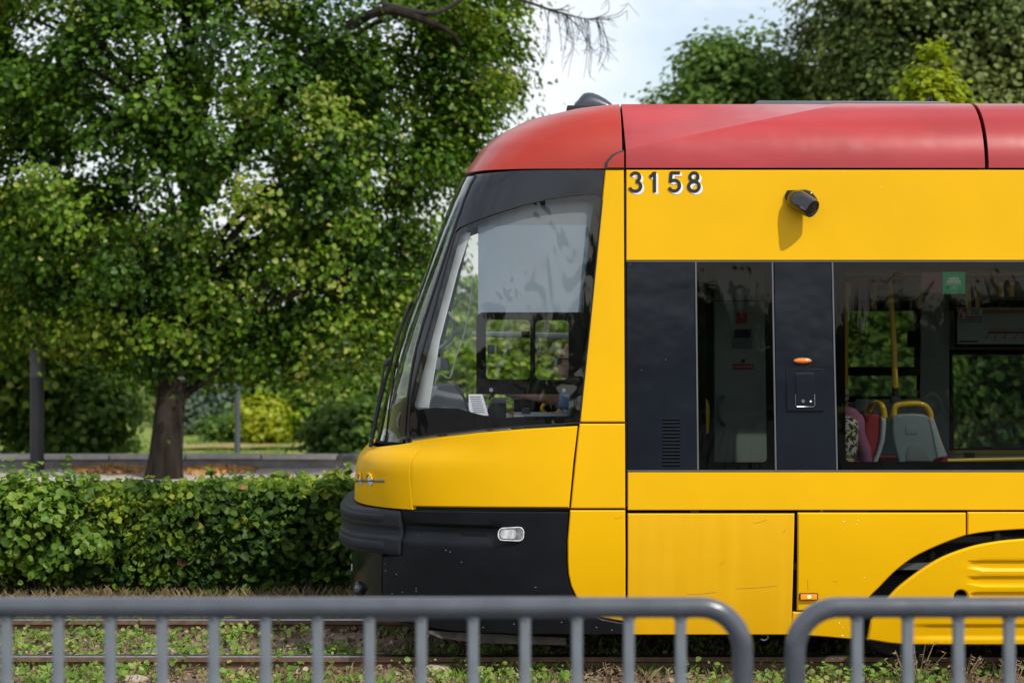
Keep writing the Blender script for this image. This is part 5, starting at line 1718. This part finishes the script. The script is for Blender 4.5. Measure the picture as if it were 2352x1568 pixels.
def tree(name, base, label, cat, group, crown_c, rad, n, per, crad, size, m, seed, trunk_r=0.2, shell=0.5, limbs=10, lean=None, tint_mu=0.45, bright_frac=0.15, bright=0.8, trunk_top=None, extra=None, tint_sd=0.18):
    t = thing(name, base, label, cat, group)
    base = Vector(base); cc = Vector(crown_c)
    cl, dr, r_ = crown_clusters(crown_c, rad, n, seed, shell)
    cl[:, 2] = np.maximum(cl[:, 2], base.z + 0.35)
    if extra is not None:
        cl, dr = extra(cl, dr, r_)
    o = crown('crown', cl, dr, per, crad, size, m, t, seed, tint_mu=tint_mu, bright_frac=bright_frac, bright=bright, tint_sd=tint_sd)
    tag(o, kind='stuff')
    top = Vector(trunk_top) if trunk_top else Vector((cc.x, cc.y, cc.z + rad[2] * 0.3))
    pts = spline([base + Vector((0, 0, -0.1)), base.lerp(top, 0.25) + Vector((r_.normal() * 0.05, 0, 0)), base.lerp(top, 0.6) + Vector((r_.normal() * 0.12, r_.normal() * 0.1, 0)), top], 6)
    nP = len(pts)
    MB().tube(pts, [trunk_r * (1.25 if i == 0 else 1.06 if i == 1 else 1) * (1 - 0.8 * (i / (nP - 1)) ** 1.2) for i in range(nP)], 12).build('trunk', M['bark'], t, angle=80)
    mb = MB()
    pick = r_.choice(len(cl), min(limbs, len(cl)), replace=False)
    for i in pick:
        e = Vector(cl[i]); f = min(0.85, max(0.25, (e.z - base.z) / max(0.5, top.z - base.z) * 0.75))
        s0 = pts[int(f * (nP - 1))]
        mid = s0.lerp(e, 0.5) + Vector((0, 0, 0.12 * (e - s0).length))
        ln = spline([s0, mid, e], 4)
        mb.tube(ln, [trunk_r * 0.32 * (1 - 0.85 * k / (len(ln) - 1)) for k in range(len(ln))], 6, cap=False)
    mb.build('branches', M['bark'], t, angle=80)
    return t

# --- the large linden behind the hedge
ly_ = 13.5
base = W(375, 1085, ly_); base.z = -0.06
def lin_extra(cl, dr, r_):
    # drooping skirt of branch tips below the main mass and an outer spray reaching over the tram
    sk = []
    for i in range(120):
        px = r_.uniform(20, 1010)
        lo = float(np.interp(px, [0, 120, 300, 420, 560, 700, 880, 960, 1060], [800, 820, 880, 900, 880, 900, 860, 780, 560]))
        py = lo - abs(r_.normal(0, 120)) - 50
        p = W(px, py, ly_ + r_.uniform(-0.6, 2.4))
        sk.append(tuple(p))
    for i in range(60):
        sk.append(tuple(W(r_.uniform(-160, 110), r_.uniform(-60, 760), ly_ + r_.uniform(0.2, 2.6))))
    for i in range(22):
        sk.append(tuple(W(r_.uniform(30, 150), r_.uniform(440, 735), 13.7 + r_.uniform(-0.3, 0.2))))
    for i in range(52):
        px = r_.uniform(960, 1180); py = r_.uniform(-40, 330) if r_.random() < 0.7 else r_.uniform(330, 560)
        if px > 1120 and py > 250: py = r_.uniform(0, 240)
        if py > 330 and px > 1080: px = 1020
        sk.append(tuple(W(px, py, ly_ + r_.uniform(-0.4, 1.8))))
    # the main mass keeps above the photo's lower crown edge
    kk = (cl[:, 1] - CAM_Y) / 12 / 385
    px = cl[:, 0] / kk + 1176; py = 688 - (cl[:, 2] - CAM_Z) / kk
    lo = np.interp(px, [-300, 0, 120, 300, 420, 560, 700, 880, 960, 1060], [800, 800, 820, 880, 900, 880, 900, 860, 780, 560])
    ok = py < lo - 55
    cl, dr = cl[ok], dr[ok]
    sk = np.array(sk)
    d2 = sk - np.array(W(540, 400, ly_)); d2 /= np.linalg.norm(d2, axis=1)[:, None]
    cl = np.concatenate([cl, sk]); dr = np.concatenate([dr, d2])
    # windows of sky: thin the clumps where the photo shows gaps
    keep = np.ones(len(cl), bool)
    for (hx_, hy_, hr) in ((70, 70, 70), (640, 690, 50), (560, 100, 50), (250, 120, 55), (500, 585, 35), (1010, 480, 50), (20, 380, 60), (380, 140, 40), (820, 60, 45)):
        kk = (cl[:, 1] - CAM_Y) / 12 / 385
        px = cl[:, 0] / kk + 1176; py = 688 - (cl[:, 2] - CAM_Z) / kk
        keep &= ((px - hx_) ** 2 + (py - hy_) ** 2) > hr ** 2
    return cl[keep], dr[keep]
cc = W(455, 320, ly_ + 1.0)
linden = tree('linden_tree', base, 'big linden tree with yellowish seed bracts and a dark leaning trunk behind the hedge', 'tree', None,
              cc, (3.85, 2.4, 3.5), 600, 215, 0.38, 0.074, G_LIN, 11, trunk_r=0.225, shell=0.48, limbs=44, tint_mu=0.45, bright_frac=0.36, bright=0.80,
              trunk_top=W(470, 250, ly_), extra=lin_extra, tint_sd=0.15)
# its bare hanging branch over the tram roof
mb = MB()
mainb = spline([W(880, 10, 12.6), W(1000, 30, 12.4), W(1100, -20, 12.3), W(1200, 2, 12.2), W(1260, 22, 12.2), W(1310, 36, 12.2), W(1350, 44, 12.2), W(1402, 47, 12.2)], 5)
mb.tube(mainb, [0.034 * (1 - 0.93 * i / (len(mainb) - 1)) for i in range(len(mainb))], 7)
rt = random.Random(3)
for i in range(34):
    f = rt.uniform(0.52, 0.98)
    s = mainb[int(f * (len(mainb) - 1))]
    L = rt.uniform(0.2, 0.7)
    if rt.random() < 0.5:
        e = s + Vector((rt.uniform(-0.1, 0.25) * L, rt.uniform(-0.3, 0.3) * L, -L))
    else:
        e = s + Vector((rt.uniform(0.2, 0.8) * L, rt.uniform(-.4, .4) * L, rt.uniform(-0.5, 0.45) * L))
    m_ = s.lerp(e, 0.5) + Vector((rt.uniform(0.0, 0.15) * L, 0, -0.06 * L))
    tw = spline([s, m_, e], 3)
    mb.tube(tw, [0.006, 0.0055, 0.005, 0.0045, 0.004, 0.0035, 0.003][:len(tw)], 4, cap=False)
    for j in range(3):
        q0 = tw[rt.randint(2, len(tw) - 1)]
        mb.tube([q0, q0 + Vector((rt.uniform(-.12, .16), rt.uniform(-.1, .1), -rt.uniform(0.02, 0.16)))], [0.003, 0.002], 4, cap=False)
mb.build('bare_branch', M['twig'], linden, smooth=False)
limb = MB().tube(spline([W(800, 60, 12.8), W(880, 25, 12.6), W(960, 42, 12.4), W(1030, 72, 12.4), W(1060, 105, 12.4)], 5), [0.07 - 0.0025 * i for i in range(21)], 8)
limb.build('limb', M['bark'], linden)

def bg_tree(name, label, cat, px, py, rx, ry, Y, n, per, crad, size, m, seed, group=None, base_px=None, **kw):
    k = (Y - CAM_Y) / 12 / 385
    c = W(px, py, Y)
    b = W(base_px if base_px is not None else px, 0, Y); b.z = -0.92 if Y > 15.3 else -0.12
    return tree(name, b, label, cat, group, c, (rx * k, rx * k * 0.85, ry * k), n, per, crad, size, m, seed, **kw)
GB = 'trees in the park beyond the wall'
bg_tree('leafy_tree', 'green leafy tree rising behind the tram roof, left of the big dark tree', 'tree', 1715, 320, 212, 240, 22, 240, 170, 0.42, 0.10, G_MID, 21, trunk_r=0.2, shell=0.45, tint_mu=0.64, bright_frac=0.3, base_px=1700)
bg_tree('dark_tree', 'huge dark olive tree towering over the right end of the tram', 'tree', 2235, 120, 380, 470, 20, 480, 215, 0.50, 0.085, G_DARK, 22, trunk_r=0.4, shell=0.35, limbs=24, tint_mu=0.58, bright_frac=0.30, bright=0.92, base_px=2300)
bg_tree('young_tree', 'young bright yellow-green tree in front of the huge dark tree', 'tree', 2135, 335, 52, 235, 13.0, 80, 110, 0.24, 0.085, G_YEL, 23, trunk_r=0.07, shell=0.25, tint_mu=0.5)
bg_tree('leafy_tree', 'pale yellow-green tree at the left edge of the photo behind the lamp post', 'tree', -70, 690, 190, 260, 20, 150, 90, 0.5, 0.14, G_LIN, 24, trunk_r=0.2, shell=0.4, tint_mu=0.66, group=None)
bg_tree('shrub', 'dense dark green shrub behind the lamp post at the left', 'shrub', 130, 900, 150, 170, 21, 130, 90, 0.5, 0.12, G_MID, 25, trunk_r=0.1, shell=0.4, tint_mu=0.6)
bg_tree('shrub', 'mid green shrub between the lamp post and the linden trunk', 'shrub', 195, 930, 80, 85, 20.4, 60, 80, 0.4, 0.11, G_MID, 26, trunk_r=0.08, shell=0.4, tint_mu=0.65)
bg_tree('conifer', 'blue-green conifer just right of the linden trunk, far across the lawn', 'conifer', 500, 880, 60, 130, 36, 70, 90, 0.5, 0.15, G_BLUE, 27, trunk_r=0.15, shell=0.3, tint_mu=0.45)
bg_tree('conifer', 'narrow grey-green conifer beside the linden trunk', 'conifer', 437, 945, 22, 62, 34, 30, 80, 0.26, 0.10, G_BLUE, 28, trunk_r=0.07, shell=0.2, tint_mu=0.75)
bg_tree('young_tree', 'small yellow-green tree on the sunny lawn, right of the distant pole', 'tree', 608, 952, 44, 46, 31, 60, 80, 0.26, 0.11, G_YEL, 29, trunk_r=0.06, shell=0.3, tint_mu=0.6, bright_frac=0.3)
bg_tree('leafy_tree', 'olive yellow tree at the right side of the lawn gap', 'tree', 725, 940, 70, 75, 32, 90, 85, 0.45, 0.13, G_LIN, 30, trunk_r=0.12, shell=0.3, tint_mu=0.55)
bg_tree('shrub', 'spreading green shrub beside the tram nose beyond the wall', 'shrub', 815, 1000, 78, 62, 18.8, 90, 85, 0.4, 0.11, G_MID, 31, trunk_r=0.08, shell=0.3, tint_mu=0.62)
bg_tree('shrub', 'low round shrub on the lawn under the conifer', 'shrub', 560, 1005, 110, 18, 32, 50, 70, 0.32, 0.12, G_MID, 32, trunk_r=0.05, shell=0.2, tint_mu=0.55)
# the wood behind them, one row of full trees
wood = [(-150, 880, 260, 220), (160, 900, 260, 170), (420, 910, 210, 140), (660, 915, 220, 130), (900, 880, 200, 180), (1130, 845, 150, 170), (1330, 850, 150, 170), (1560, 800, 200, 220), (1820, 760, 240, 280), (2150, 740, 280, 320), (2500, 760, 300, 340)]
wood_lb = ['green tree at the back of the lawn, beyond the left edge of the photo', 'olive tree at the back of the lawn, behind the lamp post',
           'bluish tree at the back of the lawn, directly behind the linden trunk', 'green tree at the back of the lawn, behind the small yellow-green tree',
           'yellowish tree at the back of the lawn, beside the tram nose', 'green park tree seen through the windscreen of the tram cab',
           'yellowish park tree seen through the cab side window near the driver', 'green park tree hidden by the dark panel between cab and saloon',
           'olive park tree behind the narrow passenger window', 'green park tree seen far behind the seats of the long window', 'olive park tree beyond the right edge of the photo']
for i, (px, py, rx, ry) in enumerate(wood):
    mats = [G_MID, G_DARK, G_BLUE, G_MID, G_LIN, G_MID, G_LIN, G_MID, G_DARK, G_MID, G_DARK]
    bg_tree('park_tree', wood_lb[i], 'tree', px, py, rx, ry, 38 + (i % 3) * 3, 170, 90, 1.0, 0.26, mats[i], 40 + i, group=GB, trunk_r=0.25, shell=0.35, limbs=8, tint_mu=0.78)
# shrubs seen through the tram windows
for i, (px, py, rx, ry, Y, m_, tm, lb) in enumerate([(1120, 940, 110, 120, 20, G_LIN, 0.75, 'olive shrub behind the tram cab, seen through its windscreen'), (1270, 890, 120, 125, 24, G_DARK, 0.80, 'olive bush seen through the cab side window behind the driver'), (2030, 880, 160, 160, 18, G_MID, 0.62, 'green shrub seen through the long passenger window'), (2330, 900, 190, 180, 19, G_MID, 0.35, 'dark shrub seen through the rear part of the passenger window')]):
    bg_tree('shrub', lb, 'shrub', px, py, rx, ry, Y, 90, 80, 0.5, 0.13, m_, 60 + i, trunk_r=0.08, shell=0.35, tint_mu=tm)
tree('linden_tree', (-13.5, 14.5, -0.1), 'linden tree left of the photo edge, mirrored in the windscreen', 'tree', None, (-13.0, 13.8, 4.6), (4.0, 3.4, 3.6), 260, 90, 0.6, 0.13, G_LIN, 95, trunk_r=0.28, shell=0.5, limbs=14, tint_mu=0.45)
# trees across the street behind the photographer, mirrored in the tram's glass
for i, x in enumerate((-30, -19, -8, 4, 15, 27)):
    c = (x, -46 + (i % 2) * 3, 1.5 + 0.25 * (i % 3))
    tree('street_bush', (x, c[1], -0.15), 'green bush in the row across the road from the tram', 'bush', 'bushes across the road', c, (6.4, 2.6, 1.5 + 0.3 * (i % 2)), 130, 60, 0.8, 0.35, G_DARK, 80 + i, trunk_r=0.12, shell=0.3, limbs=6)

# --- hedge
hx0, hx1, hy0, hy1 = -9.5, 10.5, 3.35, 4.75
hedge = thing('hedge', (0, 4.0, -0.1), 'long leafy green hedge running along the far side of the tram track', 'hedge')
def hedge_top(x): return 0.725 - 0.07 * min(1.0, max(0.0, (-2.2 - x) / 2.0)) + 0.06 * noise.noise(Vector((x * 0.9, 0, 0))) + 0.05 * noise.noise(Vector((x * 3.1, 5, 0)))
core = MB(); V = []; F = []  # added opaque dark core, gives the leaf gaps a shaded depth
nxh = 90
for i in range(nxh + 1):
    x = hx0 + (hx1 - hx0) * i / nxh
    zt = hedge_top(x) - 0.10
    j1 = 0.06 * noise.noise(Vector((x * 2, 9, 0)))
    V += [(x, hy0 + 0.20 + j1, -0.1), (x, hy0 + 0.14 + j1, zt), (x, hy1 - 0.14, zt), (x, hy1 - 0.14, -0.1)]
for i in range(nxh):
    for k in range(3):
        F.append((i * 4 + k, i * 4 + k + 1, (i + 1) * 4 + k + 1, (i + 1) * 4 + k))
core.add(V, F)
core.build('dark_core', pbr('hedge_dark_core', (0.012, 0.012, 0.008), col2=(0.03, 0.032, 0.012), rough=1, scale=20, bump=1.0, bscale=40), hedge)
def hedge_leaves():
    r_ = np.random.default_rng(5)
    nF, nT = 42000, 24000
    nc = 900
    # clustered: front face
    cx_ = r_.uniform(hx0, hx1, nc); czz = r_.uniform(0.0, 0.74, nc)
    id_ = r_.integers(0, nc, nF)
    x = cx_[id_] + r_.normal(0, 0.16, nF); z = np.clip(czz[id_] + r_.normal(0, 0.13, nF), -0.04, 0.78)
    dep = np.array([0.17 * noise.noise(Vector((a * 2.2, b * 2.8, 1.5))) for a, b in zip(cx_, czz)])
    y = hy0 + 0.02 - dep[id_] + np.abs(r_.normal(0, 0.09, nF)) - 0.05 * (r_.random(nF) < 0.25) + 0.10 * np.clip((z - 0.5) / 0.3, 0, 1) ** 2 + 0.10 * np.clip((0.25 - z) / 0.3, 0, 1)
    P1 = np.stack([x, y, z], 1)
    n1 = np.stack([r_.normal(0, .65, nF), -0.65 + r_.normal(0, .5, nF), 0.6 + r_.normal(0, .55, nF)], 1)
    x = r_.uniform(hx0, hx1, nT); y = r_.uniform(hy0, hy1, nT)
    z = np.array([hedge_top(a) for a in x]) + np.abs(r_.normal(0, 0.035, nT)) - 0.05
    sx_ = r_.uniform(hx0, hx1, 150); sy_ = r_.uniform(hy0 + 0.05, hy1 - 0.2, 150); sh_ = r_.uniform(0.05, 0.17, 150)
    tall = np.where(r_.random(nT) < 0.10)[0]
    q_ = r_.integers(0, 150, len(tall)); f_ = r_.random(len(tall))
    x[tall] = sx_[q_] + r_.normal(0, 0.025, len(tall)) + 0.04 * f_ * np.sin(q_); y[tall] = sy_[q_] + r_.normal(0, 0.025, len(tall))
    z[tall] = np.array([hedge_top(a) for a in x[tall]]) - 0.03 + sh_[q_] * f_
    P2 = np.stack([x, y, z], 1)
    n2 = np.stack([r_.normal(0, .5, nT), -0.25 + r_.normal(0, .5, nT), 0.9 + r_.normal(0, .3, nT)], 1)
    P = np.concatenate([P1, P2]); nn_ = np.concatenate([n1, n2])
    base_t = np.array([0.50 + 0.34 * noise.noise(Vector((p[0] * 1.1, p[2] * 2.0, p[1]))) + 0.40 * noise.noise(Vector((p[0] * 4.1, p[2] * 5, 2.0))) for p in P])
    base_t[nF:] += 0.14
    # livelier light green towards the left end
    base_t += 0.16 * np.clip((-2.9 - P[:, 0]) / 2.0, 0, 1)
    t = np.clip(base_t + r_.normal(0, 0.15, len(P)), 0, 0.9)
    odd = r_.random(len(P)); t[odd < 0.012] = 0.96; t[odd < 0.004] = 1.0
    s = 0.051 * (0.5 + 1.1 * r_.random(len(P)))
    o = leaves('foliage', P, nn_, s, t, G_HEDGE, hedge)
    tag(o, kind='stuff')
hedge_leaves()
# bright creeper at the left end, in front of the hedge
def clump_plant(name, label, cat, x, y, z, rad, n, per, crad, size, m, seed, tint=0.55, kind=None):
    t = thing(name, (x, y, -0.1), label, cat)
    cl, dr, r_ = crown_clusters((x, y, z), rad, n, seed, 0.3)
    cl[:, 2] = np.maximum(cl[:, 2], -0.05)
    tag(crown('foliage', cl, dr, per, crad, size, m, t, seed, tint_mu=tint, bright_frac=0.2), kind='stuff')
    mb = MB()
    for i in range(7):
        e = Vector(cl[i]); mb.tube([(x + r_.normal() * 0.05, y, -0.1), Vector((x, y, -0.1)).lerp(e, 0.6), e], [0.012, 0.01, 0.006], 5, cap=False)
    mb.build('stems', M['bark'], t)
    return t
c = W(60, 1200, 3.25)
clump_plant('shrub', 'fresh light green shrub growing at the left end of the hedge', 'shrub', c.x - 0.1, 3.4, 0.50, (0.75, 0.28, 0.38), 60, 60, 0.17, 0.06, G_BRIGHT, 91, tint=0.55)

# --- ground plants: weeds, dry grass, fallen leaves
G_WEED = leaf_mat('weed_leaf', [(0.0, (0.05, 0.11, 0.015)), (0.5, (0.12, 0.22, 0.03)), (0.85, (0.24, 0.34, 0.06)), (1.0, (0.34, 0.30, 0.12))], trans=0.35)
G_DRY = leaf_mat('dry_blade', [(0.0, (0.10, 0.07, 0.035)), (0.5, (0.22, 0.16, 0.08)), (0.8, (0.32, 0.24, 0.13)), (1.0, (0.14, 0.17, 0.05))], trans=0.2, gloss=0.02)
G_FALL = leaf_mat('fallen_leaf', [(0.0, (0.32, 0.14, 0.05)), (0.5, (0.52, 0.26, 0.09)), (1.0, (0.60, 0.40, 0.20))], trans=0.1, gloss=0.02)
def weeds():
    r_ = np.random.default_rng(17)
    n = 980
    cx_ = r_.uniform(-7, 7, n); cy_ = r_.uniform(-1.4, 2.7, n)
    dens = np.array([noise.noise(Vector((a * 0.8, b * 1.1, 4.0))) for a, b in zip(cx_, cy_)])
    k = dens > -0.12
    k &= np.abs(cy_ - 0.46) > 0.10
    k &= np.abs(cy_ - 1.89) > 0.10
    # the tram's own shade keeps the strip under it barer
    k &= ~((cx_ > 0.2) & (cy_ > 0.3) & (cy_ < 2.3) & (r_.random(n) < 0.75))
    cx_, cy_ = cx_[k], cy_[k]
    n = len(cx_); per = 34
    id_ = np.repeat(np.arange(n), per)
    rad = r_.uniform(0.04, 0.13, n)
    off = r_.normal(size=(n * per, 2)) * rad[id_][:, None] * np.array([1.3, 0.9])
    h = r_.uniform(0.0, 1, n * per) * np.maximum(0.02, rad[id_] * 0.9)
    P = np.stack([cx_[id_] + off[:, 0], cy_[id_] + off[:, 1], ZB + 0.015 + h], 1)
    nr = np.stack([r_.normal(0, .5, n * per), -0.35 + r_.normal(0, .5, n * per), 0.8 + r_.normal(0, .3, n * per)], 1)
    ct = np.clip(r_.normal(0.55, 0.2, n), 0, 0.95)
    o = leaves('weeds', P, nr, 0.030 * (0.5 + 1.0 * r_.random(n * per)), np.clip(ct[id_] + r_.normal(0, .12, n * per), 0, 1), G_WEED, None, droop=0.0)
    tag(o, 'low green weeds sprouting from the soil of the tram track', 'weeds', kind='stuff')
weeds()
def blades(name, x0, x1, y0, y1, n, hmin, hmax, m, seed, label, cat, zbase=ZB, thick=0.006, clump=60):
    r_ = np.random.default_rng(seed)
    nc = max(4, n // clump)
    cx_, cy_ = r_.uniform(x0, x1, nc), r_.uniform(y0, y1, nc)
    id_ = r_.integers(0, nc, n)
    x = cx_[id_] + r_.normal(0, 0.12, n); y = np.clip(cy_[id_] + r_.normal(0, 0.08, n), y0, y1)
    h = r_.uniform(hmin, hmax, n)
    lx, ly2 = r_.normal(0, 0.35, n) * h, r_.normal(0, 0.35, n) * h
    V = np.empty((n, 4, 3))
    a = r_.uniform(0, math.pi, n)
    dx, dy = np.cos(a) * thick / 2, np.sin(a) * thick / 2
    V[:, 0] = np.stack([x - dx, y - dy, np.full(n, zbase)], 1)
    V[:, 1] = np.stack([x + dx, y + dy, np.full(n, zbase)], 1)
    V[:, 2] = np.stack([x + dx * .7 + lx * .4, y + dy * .7 + ly2 * .4, zbase + h * .65], 1)
    V[:, 3] = np.stack([x + lx, y + ly2, zbase + h * .95], 1)
    F = ((np.arange(n) * 4)[:, None] + np.array([0, 1, 2, 3])).reshape(-1)
    me = bpy.data.meshes.new(name)
    me.vertices.add(n * 4); me.loops.add(n * 4); me.polygons.add(n)
    me.vertices.foreach_set('co', V.reshape(-1)); me.loops.foreach_set('vertex_index', F.astype(np.int32))
    me.polygons.foreach_set('loop_start', np.arange(n, dtype=np.int32) * 4)
    me.update(calc_edges=True)
    at_ = me.attributes.new('tint', 'FLOAT', 'POINT')
    at_.data.foreach_set('value', np.repeat(r_.random(n), 4).astype(np.float32))
    return tag(link(name, me, m), label, cat, kind='stuff')
def flakes():
    r_ = np.random.default_rng(77)
    n = 26000
    P = np.stack([r_.uniform(-7.5, 7.5, n), r_.uniform(-1.4, 2.7, n), np.zeros(n)], 1)
    P[:, 2] = [ZB + 0.018 + 0.035 * noise.noise(Vector((a * 1.9, b * 1.9, 3.1))) + 0.0175 * noise.noise(Vector((a * 5.7, b * 5.7, 7.7))) for a, b, _ in P]
    P[:, 2] += r_.random(n) * 0.012
    nr = np.stack([r_.normal(0, .6, n), -0.2 + r_.normal(0, .6, n), 0.8 + 0 * P[:, 0]], 1)
    o = leaves('soil_litter', P, nr, 0.026 * (0.4 + 1.3 * r_.random(n)), r_.random(n), G_SOIL, None, droop=0.0)
    tag(o, 'scattered brown plant litter and crumbs of soil on the trackbed', 'litter', kind='stuff')
G_SOIL = leaf_mat('soil_flake', [(0.0, (0.05, 0.032, 0.02)), (0.45, (0.15, 0.095, 0.06)), (0.8, (0.28, 0.20, 0.13)), (1.0, (0.38, 0.31, 0.23))], trans=0.05, gloss=0.01)
flakes()
blades('green_grass', -7, 7, -1.3, 2.7, 9000, 0.02, 0.10, G_WEED, 36, 'short tufts of green grass among the weeds of the track', 'grass', clump=90)
blades('dry_grass', -7, 7, -1.3, 0.35, 9000, 0.02, 0.09, G_DRY, 31, 'thin dry grass among the weeds in front of the near rail', 'grass')
blades('dry_grass', -7, 7, 0.6, 2.7, 6000, 0.02, 0.07, G_DRY, 32, 'thin dry grass between and beyond the two rails', 'grass')
blades('verge_grass', -9, 9, 2.7, 3.5, 14000, 0.04, 0.14, G_DRY, 33, 'straw coloured grass strip at the foot of the hedge', 'grass', clump=40)
blades('lawn_grass', -12, -1, 26.5, 31.5, 9000, 0.05, 0.14, G_WEED, 34, 'sunlit lawn grass behind the low wall', 'grass', zbase=-0.90, clump=20)
# withered stalk plants by the near rail
for i, (px, py, s_) in enumerate([(2085, 1500, 1.0), (2110, 1510, 1.15), (2215, 1495, 0.85), (2330, 1500, 0.9), (1400, 1520, 0.7)]):
    c = W(px, 1560, -0.1)
    r2 = random.Random(50 + i)
    lb = ['withered tan weed beside the near rail, left of the pair under the bogie cover', 'withered tan weed beside the near rail, widest of the pair under the bogie cover', 'small withered weed between two barrier bars near the right edge', 'withered weed at the right edge of the photo by the rail', 'withered weed by the near rail under the tram front seam'][i]
    t = thing('withered_weed', (c.x, -0.1, ZB), lb, 'weed')
    st = MB(); lv = MB()
    for k in range(9):
        e = Vector((c.x + r2.uniform(-0.14, 0.14) * s_, -0.1 + r2.uniform(-0.08, 0.08), ZB + r2.uniform(0.12, 0.24) * s_))
        st.tube([(c.x, -0.1, ZB), Vector((c.x, -0.1, ZB)).lerp(e, 0.5) + Vector((0, 0, 0.02)), e], [0.004, 0.003, 0.002], 4, cap=False)
        for j in range(4):
            q = Vector((c.x, -0.1, ZB)).lerp(e, r2.uniform(0.5, 1.0))
            d = Vector((r2.uniform(-1, 1), r2.uniform(-1, 1), r2.uniform(-.5, .5))).normalized() * 0.035
            u_ = d.cross(Vector((0, 0, 1))).normalized() * 0.008
            lv.add([q, q + d * .5 + u_, q + d, q + d * .5 - u_], [(0, 1, 2, 3)])
    mdry = pbr('withered_leaf', (0.22, 0.15, 0.085), rough=0.9) if i == 0 else bpy.data.materials['withered_leaf']
    st.build('stalks', mdry, t, smooth=False)
    lv.build('leaves', mdry, t, smooth=False)
# fallen leaves by the wall
def litter(px0, px1, seed, label, n=1500):
    r_ = np.random.default_rng(seed)
    x0, x1 = W(px0, 0, 14.5).x, W(px1, 0, 14.5).x
    x = r_.normal((x0 + x1) / 2, (x1 - x0) / 4.2, n); y = 14.6 + r_.normal(0, 0.22, n)
    hgt = 0.05 * np.exp(-((x - (x0 + x1) / 2) / (x1 - x0) * 2.4) ** 2)
    z = -0.05 + r_.random(n) * hgt * np.exp(-((y - 14.6) / 0.3) ** 2) + 0.008
    P = np.stack([x, np.minimum(y, 15.0), z], 1)
    nr = np.stack([r_.normal(0, .4, n), -0.3 + r_.normal(0, .4, n), 0.9 + 0 * x], 1)
    o = leaves('fallen_leaves', P, nr, 0.06 * (0.6 + .8 * r_.random(n)), r_.random(n), G_FALL)
    tag(o, label, 'leaves', kind='stuff')
litter(180, 320, 71, 'orange brown fallen leaves on the pavement left of the linden trunk')
litter(425, 560, 72, 'heap of orange brown fallen leaves on the pavement right of the linden trunk', 2600)
# pale stones in the track soil
for i, (px, py, s_) in enumerate([(1000, 1540, 0.13), (370, 1500, 0.12), (300, 1560, 0.10)]):
    d_s = 4620 * (CAM_Z - ZB - 0.02) / (py - 688) + CAM_Y
    c = W(px, py, d_s)
    bm = bmesh.new(); bmesh.ops.create_icosphere(bm, subdivisions=3, radius=1)
    for v in bm.verts:
        v.co *= 1 + 0.25 * noise.noise(v.co * 1.7 + Vector((i * 5, 0, 0)))
    bmesh.ops.scale(bm, vec=(s_, s_ * 0.8, s_ * 0.32), verts=bm.verts)
    bmesh.ops.translate(bm, vec=(c.x, d_s, ZB + 0.02), verts=bm.verts)
    mb = MB().bm(bm)
    o = mb.build('stone', pbr('pale_fieldstone', (0.34, 0.27, 0.21), rough=0.95, var=0.2, scale=14, bump=0.8), None, angle=80)
    tag(o, ['flat pale stone lying in the weeds below the tram nose', 'flat stone between the rails, right of centre of the left half', 'small flat stone in front of the near rail at the left'][i], 'stone')

# --- lamp posts
PY_ = 14.55
lp = thing('lamp_post', (W(85, 0, PY_).x, PY_, -0.06), 'dark post with grey upper shaft behind the left end of the hedge', 'lamp post')
x = lp.location.x; zj = W(0, 865, PY_).z
MB().tube([(x, PY_, -0.06), (x, PY_, 0.25), (x, PY_, zj)], [0.096, 0.090, 0.088], 18).build('base_shaft', M['post'], lp)
MB().tube([(x, PY_, zj), (x, PY_, zj + 0.04), (x, PY_, 2.6), (x, PY_, 3.2)], [0.096, 0.090, 0.080, 0.075], 18).build('upper_shaft', M['post_grey'], lp)
MB().ball((x, PY_, 3.25), (0.13, 0.13, 0.10), seg=14, rings=10).build('lamp_head', M['post_grey'], lp)
p2 = thing('lamp_post', (W(545, 0, 24).x, 24, -0.9), 'thin pale grey post on the lawn seen right of the linden trunk', 'lamp post')
x2_ = p2.location.x
MB().tube([(x2_, 24, -0.93), (x2_, 24, 2.2), (x2_, 24, 5.5)], [0.055, 0.05, 0.04], 14).build('shaft', pbr('far_post', (0.07, 0.085, 0.10), rough=0.6), p2)
MB().ball((x2_, 24, 5.6), (0.18, 0.18, 0.14), seg=14, rings=10).build('lamp_head', M['pillar_light'], p2)
